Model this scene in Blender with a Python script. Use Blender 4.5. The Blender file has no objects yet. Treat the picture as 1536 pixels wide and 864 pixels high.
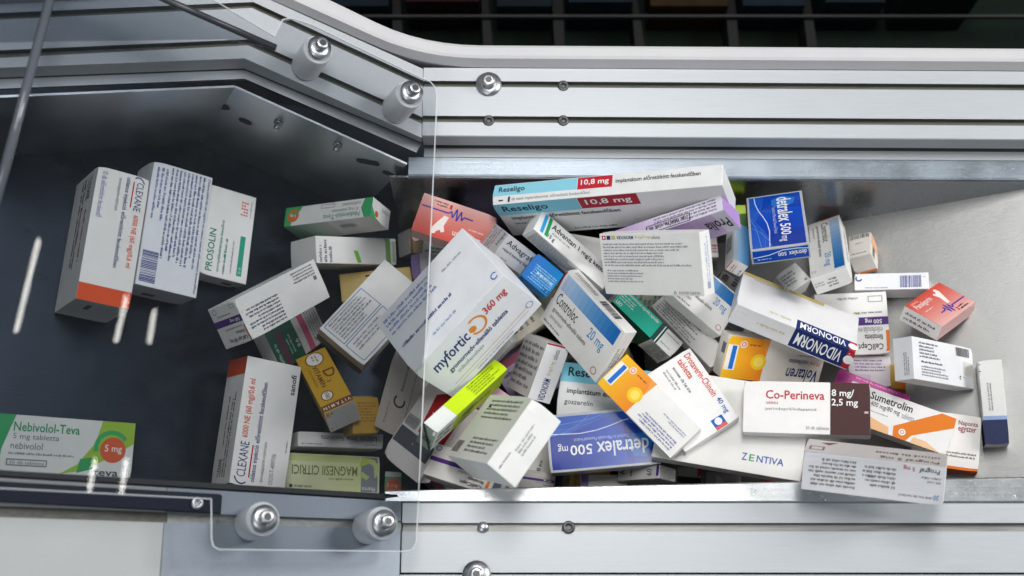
import bpy, bmesh, math, random
from mathutils import Vector, Quaternion, Matrix
random.seed(7)
scn = bpy.context.scene
# ---------------------------------------------------------------- camera
cam = bpy.data.cameras.new('camera'); camo = bpy.data.objects.new('camera', cam)
scn.collection.objects.link(camo); scn.camera = camo
cam.lens = 45.0; cam.sensor_width = 36.0; cam.clip_start = 0.02; cam.clip_end = 50
camo.location = (0, -0.36546, 1.13538); camo.rotation_euler = (math.radians(17), 0, 0)
cam.dof.use_dof = True; cam.dof.focus_distance = 1.20; cam.dof.aperture_fstop = 4.0
# ---------------------------------------------------------------- world, lamps, exposure
w = bpy.data.worlds.new('World'); scn.world = w; w.use_nodes = True
w.node_tree.nodes['Background'].inputs[0].default_value = (0.72, 0.87, 1.0, 1)
w.node_tree.nodes['Background'].inputs[1].default_value = 0.20
def area(name, loc, target, sx, sy, power, col):
    l = bpy.data.lights.new(name, 'AREA'); l.shape = 'RECTANGLE'; l.size = sx; l.size_y = sy
    l.energy = power; l.color = col
    o = bpy.data.objects.new(name, l); scn.collection.objects.link(o); o.location = loc
    o.rotation_euler = (Vector(target) - Vector(loc)).to_track_quat('-Z', 'Y').to_euler()
    return o
area('ceiling_panel', (0.08, 0.42, 1.75), (0.08, 0.0, 0), 0.42, 0.9, 22, (1.0, 0.995, 0.985))
area('rear_panel', (-0.75, -1.35, 1.9), (0.0, -0.05, 0), 0.8, 0.6, 10, (0.95, 0.98, 1.0))  # added fill from behind the camera, lightening faces turned that way
area('side_panel', (2.15, 0.45, 1.35), (0.15, 0.0, 0), 0.6, 1.0, 42, (1.0, 0.99, 0.98))
scn.view_settings.view_transform = 'Standard'; scn.view_settings.look = 'None'
scn.view_settings.exposure = -0.16; scn.view_settings.gamma = 1.0
scn.render.engine = 'CYCLES'
scn.render.resolution_x = 1024; scn.render.resolution_y = 576
scn.cycles.max_bounces = 10; scn.cycles.transparent_max_bounces = 16
# ---------------------------------------------------------------- helpers
COL = scn.collection
def lin(h):
    h = h.lstrip('#'); r = []
    for i in (0, 2, 4):
        c = int(h[i:i+2], 16) / 255; r.append(c/12.92 if c <= .04045 else ((c+.055)/1.055)**2.4)
    return (*r, 1)
MATS = {}
def mat(name, col, rough=.5, metal=0., bump=0., bscale=200., mottle=0., mscale=30., stretch=None, spec=None):
    if name in MATS: return MATS[name]
    m = bpy.data.materials.new(name); m.use_nodes = True; nt = m.node_tree; b = nt.nodes['Principled BSDF']
    c = lin(col) if isinstance(col, str) else (*col, 1)
    b.inputs['Base Color'].default_value = c; b.inputs['Roughness'].default_value = rough; b.inputs['Metallic'].default_value = metal
    if spec is not None: b.inputs['Specular IOR Level'].default_value = spec
    if bump or mottle:
        tc = nt.nodes.new('ShaderNodeTexCoord'); mp = nt.nodes.new('ShaderNodeMapping')
        nt.links.new(tc.outputs['Object'], mp.inputs[0])
        if stretch: mp.inputs['Scale'].default_value = stretch
    if mottle:
        n = nt.nodes.new('ShaderNodeTexNoise'); n.inputs['Scale'].default_value = mscale; n.inputs['Detail'].default_value = 5
        nt.links.new(mp.outputs[0], n.inputs['Vector'])
        mr = nt.nodes.new('ShaderNodeMapRange'); mr.inputs[1].default_value = .3; mr.inputs[2].default_value = .7
        mr.inputs[3].default_value = 1-mottle; mr.inputs[4].default_value = 1+mottle*.6
        nt.links.new(n.outputs['Fac'], mr.inputs[0])
        mx = nt.nodes.new('ShaderNodeMix'); mx.data_type = 'RGBA'; mx.blend_type = 'MULTIPLY'; mx.inputs[0].default_value = 1
        mx.inputs[6].default_value = c; nt.links.new(mr.outputs[0], mx.inputs[7]); nt.links.new(mx.outputs[2], b.inputs['Base Color'])
        mr2 = nt.nodes.new('ShaderNodeMapRange'); mr2.inputs[3].default_value = max(rough-.09, .05); mr2.inputs[4].default_value = min(rough+.09, 1)
        nt.links.new(n.outputs['Fac'], mr2.inputs[0]); nt.links.new(mr2.outputs[0], b.inputs['Roughness'])
    if bump:
        n2 = nt.nodes.new('ShaderNodeTexNoise'); n2.inputs['Scale'].default_value = bscale; n2.inputs['Detail'].default_value = 4
        nt.links.new(mp.outputs[0], n2.inputs['Vector'])
        bp = nt.nodes.new('ShaderNodeBump'); bp.inputs['Strength'].default_value = bump; bp.inputs['Distance'].default_value = .001
        nt.links.new(n2.outputs['Fac'], bp.inputs['Height']); nt.links.new(bp.outputs[0], b.inputs['Normal'])
    MATS[name] = m; return m
def galv(name, col, rough, bump=.15, mot=.16):
    if name in MATS: return MATS[name]
    m = mat(name, col, rough, 1.0, bump, 900, mot, 26)
    nt = m.node_tree; v = nt.nodes.new('ShaderNodeTexVoronoi'); v.inputs['Scale'].default_value = 320
    tc = [n for n in nt.nodes if n.type == 'MAPPING'][0]; nt.links.new(tc.outputs[0], v.inputs['Vector'])
    bp = [n for n in nt.nodes if n.type == 'BUMP'][0]
    sp = nt.nodes.new('ShaderNodeSeparateColor'); nt.links.new(v.outputs['Color'], sp.inputs[0])
    nt.links.new(sp.outputs[0], bp.inputs['Height'])
    mp2 = nt.nodes.new('ShaderNodeMapping'); mp2.inputs['Scale'].default_value = (1.2, 60, 20); mp2.inputs['Rotation'].default_value = (0, 0, .12)
    co = [n for n in nt.nodes if n.type == 'TEX_COORD'][0]; nt.links.new(co.outputs['Object'], mp2.inputs[0])
    ns = nt.nodes.new('ShaderNodeTexNoise'); ns.inputs['Scale'].default_value = 9; ns.inputs['Detail'].default_value = 8; nt.links.new(mp2.outputs[0], ns.inputs['Vector'])
    b2 = nt.nodes.new('ShaderNodeBump'); b2.inputs['Strength'].default_value = .12; b2.inputs['Distance'].default_value = .001
    nt.links.new(ns.outputs['Fac'], b2.inputs['Height']); nt.links.new(bp.outputs[0], b2.inputs['Normal'])
    nt.links.new(b2.outputs[0], nt.nodes['Principled BSDF'].inputs['Normal'])
    return m
def obj(name, verts, faces, mats, parent=None, idx=None, smooth=False):
    me = bpy.data.meshes.new(name); me.from_pydata([tuple(v) for v in verts], [], faces)
    for m in (mats if isinstance(mats, (list, tuple)) else [mats]): me.materials.append(m)
    if idx: me.polygons.foreach_set('material_index', idx)
    if smooth: me.polygons.foreach_set('use_smooth', [True]*len(me.polygons))
    me.update(); o = bpy.data.objects.new(name, me); COL.objects.link(o)
    if parent: o.parent = parent
    return o
def tag(o, label, cat, group=None, kind=None):
    if label: o['label'] = label
    if cat: o['category'] = cat
    if group: o['group'] = group
    if kind: o['kind'] = kind
    return o
def empty(name, loc=(0, 0, 0)):
    o = bpy.data.objects.new(name, None); COL.objects.link(o); o.location = loc; o.empty_display_size = .02; return o
def fixn(o):
    bm = bmesh.new(); bm.from_mesh(o.data); bmesh.ops.recalc_face_normals(bm, faces=bm.faces); bm.to_mesh(o.data); bm.free(); return o
def sweep(name, stations, mats, parent=None, idx=None, closed=True):
    """closed cross-sections (same point count) joined station by station, with end caps"""
    n = len(stations[0]); V = [p for s in stations for p in s]; F = []; I = []
    for k in range(len(stations)-1):
        for i in range(n):
            j = (i+1) % n
            F.append((k*n+i, k*n+j, (k+1)*n+j, (k+1)*n+i)); I.append(idx[i] if idx else 0)
    F.append(tuple(range(n))); F.append(tuple(range((len(stations)-1)*n, len(stations)*n))); I += [0, 0]
    return fixn(obj(name, V, F, mats, parent, I))
def slab(name, quad, thick, m, parent=None):
    """sheet: quad (4 points) given thickness along -normal"""
    q = [Vector(p) for p in quad]; n = (q[1]-q[0]).cross(q[3]-q[0]).normalized()
    V = q + [p - n*thick for p in q]
    return fixn(obj(name, V, [(0, 1, 2, 3), (7, 6, 5, 4), (0, 4, 5, 1), (1, 5, 6, 2), (2, 6, 7, 3), (3, 7, 4, 0)], m, parent))
def lathe(name, p0, axis, prof, m, parent=None, seg=28):
    """prof = [(radius, height along axis)...] closed at both ends"""
    a = Vector(axis).normalized(); t = a.orthogonal().normalized(); b = a.cross(t); p0 = Vector(p0)
    V = []; F = []
    for r, h in prof:
        for i in range(seg):
            an = 2*math.pi*i/seg; V.append(p0 + a*h + (t*math.cos(an)+b*math.sin(an))*max(r, 1e-5))
    for k in range(len(prof)-1):
        for i in range(seg):
            j = (i+1) % seg; F.append((k*seg+i, k*seg+j, (k+1)*seg+j, (k+1)*seg+i))
    F.append(tuple(range(seg))); F.append(tuple(range((len(prof)-1)*seg, len(prof)*seg)))
    o = fixn(obj(name, V, F, m, parent)); 
    o.data.polygons.foreach_set('use_smooth', [len(p.vertices) == 4 for p in o.data.polygons])
    return o
# ---------------------------------------------------------------- machine materials
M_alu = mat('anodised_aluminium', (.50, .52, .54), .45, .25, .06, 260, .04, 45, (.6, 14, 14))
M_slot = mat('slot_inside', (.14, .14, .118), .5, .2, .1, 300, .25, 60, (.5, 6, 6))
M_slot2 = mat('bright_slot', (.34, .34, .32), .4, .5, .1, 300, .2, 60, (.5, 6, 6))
M_alu2 = mat('grey_anodised', (.25, .28, .32), .4, .7, .08, 700, .05, 60, (1, 12, 12))  # blue-grey tone for one rail piece, darker than the others
M_trim = mat('white_lacquer', (.60, .585, .59), .4, 0, .04, 300, .03, 20)
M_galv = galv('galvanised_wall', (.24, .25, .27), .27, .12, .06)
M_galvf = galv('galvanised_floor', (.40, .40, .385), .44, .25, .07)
M_galvl = galv('galvanised_chute', (.018, .023, .032), .30, .10, .05)  # near-black sheet: dark reflections and shade under the heap put into the colour
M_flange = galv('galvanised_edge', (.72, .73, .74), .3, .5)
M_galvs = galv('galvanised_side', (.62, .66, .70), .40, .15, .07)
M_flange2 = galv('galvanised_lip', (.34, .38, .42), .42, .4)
M_black = mat('black_rubber', (.012, .012, .014), .6)
M_navy = mat('dark_bracket', (.010, .013, .026), .6, spec=.2)
M_steel = mat('zinc_steel', (.50, .51, .53), .36, 1, .25, 300, .2, 200)
M_hex = mat('hex_socket', (.1, .1, .1), .4, .8)
M_spacer = mat('white_nylon', (.93, .94, .95), .5, 0, .08, 200, .04, 120)
TH = math.radians(25); NL = Vector((math.sin(TH), 0, math.cos(TH))); TL = Vector((math.cos(TH), 0, -math.sin(TH))); JP = Vector((-.088, 0, 0))
# ---------------------------------------------------------------- sheet-metal bin
b = empty('collecting_bin', (0.05, -0.05, -.17))
tag(b, 'galvanised sheet-metal collecting bin holding the heap of medicine boxes', 'bin')
def bs(name, quad, th, m):
    o = slab(name, [Vector(p) - b.location for p in quad], th, m, b); return o
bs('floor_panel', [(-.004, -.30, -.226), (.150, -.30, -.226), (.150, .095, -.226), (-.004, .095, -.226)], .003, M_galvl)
rz = lambda x: -.1273 + (x-.347)*.488
bs('ramp_panel', [(.145, -.31, rz(.145)), (1.0, -.31, rz(1.0)), (1.0, .12, rz(1.0)), (.145, .12, rz(.145))], .003, M_galvf)
def onL(x, y, h):
    s = (x - JP.x - NL.x*h)/TL.x; p = JP + TL*s + NL*h; return Vector((p.x, y, p.z))
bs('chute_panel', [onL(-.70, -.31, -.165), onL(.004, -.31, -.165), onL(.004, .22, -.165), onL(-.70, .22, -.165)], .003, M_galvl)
yw = lambda x: -.0068*(x-.2167)
bs('back_wall', [(-.12, .0860+yw(-.12), -.23), (1.0, .0860+yw(1.0), -.23), (1.0, .1025+yw(1.0), -.032), (-.12, .1025+yw(-.12), -.032)], .002, M_galv)
sweep('back_flange', [[Vector((x, y+yw(x), z)) - b.location for (y, z) in
      ((.1235, -.0335), (.1235, -.031), (.1055, -.0305), (.1035, -.0312), (.1022, -.033), (.1022, -.040), (.1045, -.040), (.1045, -.0335))] for x in (-.1015, 1.0)], M_flange2, b)
W1 = Vector((-.1022, .1122, -.0176)); W2 = Vector((-.2572, .1596, .0546)); W3 = Vector((-.4647, .1015, .1514)); W4 = W3 + (W3-W2)*.8
for p, q in ((W1, W2), (W2, W4)):
    bs('side_wall', [q - NL*.152, p - NL*.152, p, q], .002, M_galvs)
bs('front_wall', [(1.0, -.285, -.23), (-.125, -.30, -.23), (-.11, -.2075, -.003), (1.0, -.1835, -.003)], .002, M_galv)
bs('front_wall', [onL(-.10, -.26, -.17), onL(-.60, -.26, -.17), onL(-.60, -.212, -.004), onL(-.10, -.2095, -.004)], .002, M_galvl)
fy = lambda x: -.2055 + (x+.1)*.0215
sweep('front_flange', [[Vector((x, y, z)) - b.location for (y, z) in
      ((fy(x), -.006), (fy(x), .0005), (fy(x)-.0012, .0018), (-.2150, .0018), (-.2162, .0005), (-.2162, -.006))] for x in (-.112, .2, .6, 1.0)], M_flange, b)
wn = Vector((-.2418, -.9638, .1128))   # inward normal of the slanted wall
def slot_hole_patch(p, dx, ln, wd):
    d = (W2-W1).normalized(); up = wn.cross(d).normalized()
    e = (d*math.cos(dx)+up*math.sin(dx)); g = wn.cross(e); V = []
    for sgn, ctr in ((1, ln/2), (-1, -ln/2)):
        for i in range(9):
            an = -math.pi/2 + math.pi*i/8
            V.append(Vector(p) - b.location + wn*.0006 + e*(ctr + sgn*math.cos(an)*wd) + g*(math.sin(an)*wd*sgn))
    obj('slot_hole', V, [tuple(range(18))], M_black, b)  # flat black face on the wall, painting the dark inside a hole
slot_hole_patch((-.2833, .1612, .0123), .55, .016, .0056); slot_hole_patch((-.2590, .1529, -.0063), .0, .005, .0044)
slot_hole_patch((-.1415, .1205, -.0308), .5, .016, .0042); slot_hole_patch((-.1229, .1142, -.0448), .05, .005, .0036)
for p in ((-.2238, .1457, .0079), (-.1684, .1299, -.0083)):
    lathe('wall_screw', Vector(p) - b.location, wn, [(.0045, 0), (.0045, .002), (.003, .0022), (.003, .008), (.0022, .009)], M_steel, b, 12)
lathe('floor_bolt', onL(-.40, .085, -.165) - b.location, NL, [(.018, 0), (.018, .002), (.006, .0025), (.006, .006), (.004, .008)], M_galvl, b, 20)
# ---------------------------------------------------------------- extruded rails
def rail_section(top):   # (across, height) list -> closed polygon going over the face
    return top
SL = .0065
def right_upper(x):
    y = lambda v: v + yw(x)
    P = [(.2051, 0), (.1911, 0), (.1911, -SL), (.1847, -SL), (.1847, 0), (.1539, 0), (.1539, -SL), (.1472, -SL), (.1472, 0), (.1334, 0), (.1326, -.0010),
         (.1326, -.0215), (.1420, -.0225), (.1420, -.0285), (.1322, -.0292), (.1314, -.0300), (.1237, -.0300), (.1237, -.06), (.2051, -.06)]
    return [Vector((x, y(a), z)) for a, z in P]
SI = [0, 1, 1, 1, 0, 1, 1, 1, 0, 0, 0, 1, 1, 1, 0, 0, 0, 0, 0]
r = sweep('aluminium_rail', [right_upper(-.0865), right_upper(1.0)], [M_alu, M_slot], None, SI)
tag(r, 'bright aluminium rail with two long slots behind the back wall of the bin', 'rail', 'slotted aluminium rails round the bin')
ROWS = [('face_top', [(-.0869, .2060), (-.2407, .2488), (-.4642, .1766)]), ('s1a', [(-.0869, .1936), (-.2413, .2388), (-.4633, .1681)]), ('s1b', [(-.0869, .1870), (-.2421, .2323), (-.4627, .1620)]),
        ('s2a', [(-.0869, .1546), (-.2431, .1996), (-.4597, .1342)]), ('s2b', [(-.0869, .1476), (-.2434, .1934), (-.4590, .1270)]), ('bot', [(-.0869, .1330), (-.2454, .1797), (-.4581, .1187)])]
LO = [[(-.0886, .1362), (-.2495, .1782), (-.4649, .1178)], [(-.0935, .1261), (-.2490, .1695), (-.4640, .1093)]]
def left_upper(k, ext=0.):
    def pt(rowpts, h):
        x, y = rowpts[k]
        if ext:
            x0, y0 = rowpts[1]; x, y = x+(x-x0)*ext, y+(y-y0)*ext
        return onL(x, y, h)
    R = dict(ROWS); q = []
    q.append(pt(R['face_top'], 0)); q.append(pt(R['s1a'], 0)); q.append(pt(R['s1a'], -SL)); q.append(pt(R['s1b'], -SL)); q.append(pt(R['s1b'], 0))
    q.append(pt(R['s2a'], 0)); q.append(pt(R['s2a'], -SL)); q.append(pt(R['s2b'], -SL)); q.append(pt(R['s2b'], 0))
    q.append(pt(R['bot'], 0)); q.append(pt(LO[0], -.0175)); q.append(pt(LO[0], -.0178)+Vector((0, .004, 0))); q.append(pt(LO[0], -.0205)+Vector((0, .004, 0))); q.append(pt(LO[0], -.0205)); q.append(pt(LO[1], -.0205)); q.append(pt(LO[1], -.045)+Vector((0, .012, 0))); q.append(pt(R['face_top'], -.045))
    return q
SI2 = [0, 1, 1, 1, 0, 1, 1, 1, 0, 0, 1, 1, 1, 0, 0, 0, 0]
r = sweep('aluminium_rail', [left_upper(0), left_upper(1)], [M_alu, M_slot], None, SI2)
tag(r, 'slanted aluminium rail carrying two of the white spacers under the clear cover', 'rail', 'slotted aluminium rails round the bin')
r = sweep('aluminium_rail', [left_upper(1), left_upper(2, .6)], [M_alu, M_slot], None, SI2)
tag(r, 'dim aluminium rail above the chute wall, left of the mitred corner', 'rail', 'slotted aluminium rails round the bin')
def lower_right(x, ys, z0=-.0012):
    P = []
    for a, z in ys: P.append(Vector((x, a, z+z0)))
    return P
LR = [(-.2164, 0), (-.2339, 0), (-.2339, -SL), (-.2414, -SL), (-.2414, 0), (-.2766, 0), (-.2766, -.05), (-.2164, -.05)]
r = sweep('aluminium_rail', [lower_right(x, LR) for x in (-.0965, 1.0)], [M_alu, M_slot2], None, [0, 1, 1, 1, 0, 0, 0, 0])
tag(r, 'white aluminium rail with one slot in front of the bin, partly under the overhanging box', 'rail', 'slotted aluminium rails round the bin')
LR2 = [(-.2785, 0), (-.36, 0), (-.36, -.05), (-.2785, -.05)]
r = sweep('aluminium_rail', [lower_right(x, LR2, -.0016) for x in (-.0975, 1.0)], [M_alu, M_slot])
tag(r, 'outer aluminium rail lying along the front slotted rail', 'rail', 'slotted aluminium rails round the bin')
def low_left(x, tw):
    P = [(-.2160, 0), (-.2327-tw*.4, 0), (-.2327-tw*.4, -SL), (-.2402-tw*.5, -SL), (-.2402-tw*.5, 0), (-.36, 0), (-.36, -.04), (-.2160, -.04)]
    return [onL(x, y, z) for y, z in P]
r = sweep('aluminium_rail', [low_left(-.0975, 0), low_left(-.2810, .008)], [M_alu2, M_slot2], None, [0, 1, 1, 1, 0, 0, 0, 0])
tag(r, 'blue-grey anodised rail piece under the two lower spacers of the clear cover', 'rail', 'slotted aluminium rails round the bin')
r = sweep('aluminium_rail', [low_left(-.2816, .008), low_left(-.56, .018)], [mat('cream_plastic', (.40, .41, .405), .5, 0, .05, 200, .04, 20), M_slot], None, [0, 1, 1, 1, 0, 0, 0, 0])
tag(r, 'white rail block below the dark bracket, beside the blue-grey rail', 'rail', 'slotted aluminium rails round the bin')
o = sweep('rubber_seal', [[onL(x, y, h) for y, h in ((-.2105, -.012), (-.2105, .003), (-.2146, .003), (-.2146, -.012))] for x in (-.1115, -.60)], M_black)  # black strip laid along the gap before the front rail
tag(o, 'black rubber seal strip along the front edge of the chute', 'seal')
br = sweep('hinge_bracket', [[onL(x, y, h) for y, h in ((-.2200, .0005), (-.2200, .009), (-.2350, .009), (-.2350, .0005))] for x in (-.240, -.60)], M_navy)
tag(br, 'dark flat bracket screwed to the white rail block', 'bracket')
lathe('bracket_screw', onL(-.2563, -.2285, .009), NL, [(.0052, 0), (.0052, .0025), (.0042, .0032), (.002, .0033), (.002, .0015)], M_steel, br, 16)
# trim ledge
def bez(a, c, d, n=7):
    return [a*(1-t)**2 + c*2*t*(1-t) + d*t*t for t in [i/(n-1) for i in range(n)]]
def rowpts(yo, h, left):
    right = [Vector((1.0, yo+yw(1.0), h)), Vector((-.030, yo+yw(-.03), h))]
    corner = Vector((-.0870, yo+yw(-.087), h)); l2 = onL(left[0][0], left[0][1], h); l3 = onL(left[1][0], left[1][1], h)
    a2 = corner + (l2-corner)*.30
    return right[:1] + bez(right[1], corner, a2) + [l2, l3]
outer = rowpts(.2234, .012, [(-.2321, .2693), (-.55, .1650)]); inner = rowpts(.2095, .012, [(-.2356, .2515), (-.55, .148)]); low = rowpts(.2056, .0005, [(-.2407, .2492), (-.55, .1491)])
ST = []
for a, c, d in zip(outer, inner, low):
    ST.append([a - Vector((0, 0, .03)), a, a*.8+c*.2+Vector((0, 0, .0012)), c*.8+a*.2+Vector((0, 0, .0012)), c, d, d - Vector((0, 0, .03)) + Vector((0, .006, 0))])
o = sweep('edge_trim', ST, M_trim); tag(o, 'rounded white edge trim bordering the dark opening', 'trim')
# screws on the rails
def capscrew(p, axis, washer, name='cap_screw', label='', s=1.0):
    e = empty(name, p); tag(e, label, 'screw', 'socket screws on the rails')
    lathe('washer', (0, 0, 0), axis, [(washer*.4, 0), (washer, 0), (washer, .0015), (washer*.4, .0016)], M_steel, e)
    lathe('head', (0, 0, 0), axis, [(.0062*s, .0016), (.0062*s, .0105*s), (.0056*s, .0112*s), (.0036*s, .0113*s)], M_steel, e)
    lathe('socket', (0, 0, 0), axis, [(.0035*s, .0100*s), (.0035*s, .01145*s)], M_hex, e, 6)
capscrew((-.0227, .1890, .0004), (0, 0, 1), .0125, label='zinc socket screw with washer in the upper slot behind the bin')
capscrew((-.0307, -.2790, .0004), (0, 0, 1), .0125, label='socket screw with washer between the two front rails')
for i, (p, lab) in enumerate((((.050, .1877, -.003), 'dark slot nut in the upper slot of the bright rail'), ((.0496, .1507, -.003), 'dark slot nut in the lower slot, below another nut'),
            ((-.0225, .1507, -.003), 'dark slot nut in the lower slot, below the washered screw'), ((.0497, -.2378, -.003), 'dark slot nut in the front rail'))):
    o = lathe('slot_nut', p, (0, 0, 1), [(.0056, -.005), (.0056, .0035), (.0046, .0042), (.0025, .0042), (.0025, .001)], M_hex, None, 18); tag(o, lab, 'nut', 'nuts in the rail slots')
o = lathe('slot_nut', (-.0255, -.2378, -.003), (0, 0, 1), [(.0050, -.005), (.0050, .0030), (.0036, .0045), (.0008, .0048)], M_steel, None, 18); tag(o, 'bright zinc slot nut in the front rail', 'nut', 'nuts in the rail slots')
# ---------------------------------------------------------------- clear cover on spacers
M_acr = bpy.data.materials.new('clear_acrylic'); M_acr.use_nodes = True; nt = M_acr.node_tree
for n in list(nt.nodes): nt.nodes.remove(n)
out = nt.nodes.new('ShaderNodeOutputMaterial'); mxs = nt.nodes.new('ShaderNodeMixShader'); tr = nt.nodes.new('ShaderNodeBsdfTransparent'); gl = nt.nodes.new('ShaderNodeBsdfGlossy'); fr = nt.nodes.new('ShaderNodeFresnel')
tr.inputs[0].default_value = (.87, .88, .89, 1); gl.inputs['Roughness'].default_value = .015; fr.inputs[0].default_value = 1.4
nt.links.new(fr.outputs[0], mxs.inputs[0]); nt.links.new(tr.outputs[0], mxs.inputs[1]); nt.links.new(gl.outputs[0], mxs.inputs[2]); df = nt.nodes.new('ShaderNodeBsdfDiffuse'); df.inputs[0].default_value = (.7, .72, .74, 1); m2 = nt.nodes.new('ShaderNodeMixShader')
tcx = nt.nodes.new('ShaderNodeTexCoord'); nz = nt.nodes.new('ShaderNodeTexNoise'); nz.inputs['Scale'].default_value = 40; nz.inputs['Detail'].default_value = 9; nz.inputs['Roughness'].default_value = .72
mrx = nt.nodes.new('ShaderNodeMapRange'); mrx.inputs[1].default_value = .45; mrx.inputs[2].default_value = .8; mrx.inputs[3].default_value = .002; mrx.inputs[4].default_value = .008
nt.links.new(tcx.outputs['Object'], nz.inputs['Vector']); nt.links.new(nz.outputs['Fac'], mrx.inputs[0]); nt.links.new(mrx.outputs[0], m2.inputs[0])
nt.links.new(mxs.outputs[0], m2.inputs[1]); nt.links.new(df.outputs[0], m2.inputs[2]); nt.links.new(m2.outputs[0], out.inputs[0])
M_acre = mat('acrylic_edge', (.74, .78, .80), .3); M_acre.node_tree.nodes['Principled BSDF'].inputs['Alpha'].default_value = .55
AC = [(-.0697, .1580), (-.0712, .1660), (-.0765, .1715), (-.0840, .1735), (-.1814, .2045), (-.1990, .2068), (-.2068, .2030), (-.2125, .1850), (-.30, .2250), (-.70, .36), (-.70, -.2324), (-.2382, -.2293), (-.2362, -.2600), (-.2345, -.2660), (-.2301, -.2685), (-.0900, -.2639), (-.0830, -.2620), (-.0798, -.2558)]
cv = empty('acrylic_cover', onL(-.3, 0, .04)); tag(cv, 'clear acrylic cover panel over the dark chute, held on white spacers', 'cover panel')
n = len(AC); V = [onL(x, y, .040) - cv.location for x, y in AC] + [onL(x, y, .044) - cv.location for x, y in AC]
F = [tuple(range(n)), tuple(range(n, 2*n))] + [(i, (i+1) % n, n+(i+1) % n, n+i) for i in range(n)]
fixn(obj('panel', V, F, [M_acr, M_acre], cv, [0, 0]+[1]*n))
cxy = (sum(x for x, y in AC)/n, sum(y for x, y in AC)/n)
def inset(i, w=.0011):
    a, q, c2 = Vector(AC[i-1]), Vector(AC[i]), Vector(AC[(i+1) % n]); d1 = (q-a).normalized(); d2 = (c2-q).normalized()
    nn = Vector((-d1.y-d2.y, d1.x+d2.x)).normalized(); r1 = q+nn*w
    return r1
V = []; F = []
for i in range(n):
    V.append(onL(*AC[i], .0443) - cv.location); V.append(onL(*inset(i), .0443) - cv.location)
for i in range(n): F.append((2*i, 2*((i+1) % n), 2*((i+1) % n)+1, 2*i+1))
obj('cut_edge', V, F, M_acre, cv)
for x, y in ((-.1739, .1824), (-.0928, .1563), (-.1978, -.2420), (-.1059, -.2405)):
    base = onL(x, y, 0); base = JP + TL*((Vector((x, y, 0)) - JP - NL*.046).dot(TL) if False else (x - JP.x - NL.x*.046)/TL.x); base.y = y
    base = base - cv.location
    sp = lathe('spacer', base, NL, [(.0130, .0005), (.0140, .002), (.0140, .0385), (.0133, .0399)], M_spacer, cv)
    lathe('washer', base, NL, [(.0108, .0442), (.0108, .0458), (.005, .0459)], M_steel, sp)
    lathe('bolt_head', base, NL, [(.0056, .0458), (.0056, .0545), (.0052, .0552), (.0034, .0553)], M_steel, sp)
    lathe('socket', base, NL, [(.0032, .0545), (.0032, .0556)], M_hex, sp, 6)
M_dim = M_acr.copy(); M_dim.name = 'smoked_acrylic_sheet'  # sheet inferred from the rod edges; tint and outline set to dim the rail
for nd in M_dim.node_tree.nodes:
    if nd.type == 'BSDF_TRANSPARENT': nd.inputs[0].default_value = (.72, .74, .77, 1)
SH = [(-.2075, .1640), (-.335, .2030), (-.72, .3300), (-.72, .0330), (-.46, .1080), (-.2500, .1640)]
V = [onL(x, y, .058) for x, y in SH] + [onL(x, y, .061) for x, y in SH]; n6 = len(SH)
o = fixn(obj('smoked_shield', V, [tuple(range(n6)), tuple(range(n6, 2*n6))] + [(i, (i+1) % n6, n6+(i+1) % n6, n6+i) for i in range(n6)], M_dim))
tag(o, 'smoky see-through shield sheet over the dim rail left of the mitred corner', 'shield')
def rod(name, a, c, rad, m, label):
    a = Vector(a); c = Vector(c)
    o = lathe(name, a, c-a, [(rad, 0), (rad, (c-a).length)], m, None, 14); tag(o, label, 'rod'); return o
rod('guard_rod', (-.335, .1955, .192), (-.2052, .1596, .1319), .0030, mat('dark_rod', (.03, .032, .038), .35), 'dark rod ending at the slanted rail above the clear cover')
rod('guard_rod', (-.3730, .1800, .2100), (-.3960, -.0350, .2210), .0038, mat('smoked_acrylic', (.10, .11, .13), .12), 'smoky rod edge crossing the far left of the clear cover')
# ---------------------------------------------------------------- ceiling tubes (seen mirrored in the cover)
M_tube = bpy.data.materials.new('lit_tube'); M_tube.use_nodes = True
e = M_tube.node_tree.nodes['Principled BSDF']; e.inputs['Emission Color'].default_value = (1, .97, .9, 1); e.inputs['Emission Strength'].default_value = 22
for a, c in (((.1557, .3225), (.1359, .1659)), ((.3285, .2652), (.3169, .1857)), ((.3865, .2540), (.3825, .1965)), ((.2981, -.0214), (.2903, -.0961)), ((.3569, -.0139), (.3519, -.0900))):
    a = Vector((*a, 1.15)); c = Vector((*c, 1.15))
    o = lathe('ceiling_tube', a, c-a, [(.002, -.003), (.0035, 0), (.0035, (c-a).length), (.002, (c-a).length+.003)], M_tube, None, 12)
    tag(o, 'long lit ceiling tube mirrored as the longest white streak in the cover' if a.x < .2 else 'short lit ceiling tube mirrored as a white streak in the clear cover', 'lamp', 'lit tubes above the machine')
# ---------------------------------------------------------------- stock shelf beyond the trim, its shade put into near-black colours
M_dk = [mat('dark_carton_%d' % i, c, .8, 0, .1, 80, .3, 40, spec=.12) for i, c in enumerate([(.005, .010, .013), (.006, .011, .018), (.022, .012, .003), (.004, .009, .006), (.016, .004, .004)])]  # near-black stands for the dimness of the shelf, not the cartons' own colours
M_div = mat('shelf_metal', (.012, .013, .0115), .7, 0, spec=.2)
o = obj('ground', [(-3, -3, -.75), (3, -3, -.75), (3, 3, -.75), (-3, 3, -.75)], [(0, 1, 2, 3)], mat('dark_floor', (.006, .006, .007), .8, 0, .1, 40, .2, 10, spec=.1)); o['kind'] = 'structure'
sh = empty('stock_shelf', (.2, .42, -.34)); tag(sh, 'dark shelf board with upright dividers beyond the white trim', 'shelf')
slab('shelf_board', [Vector(p)-sh.location for p in ((-.35, .36, -.31), (1.0, .36, -.31), (1.0, .80, -.31), (-.35, .80, -.31))], .01, M_dk[3], sh)
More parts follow.
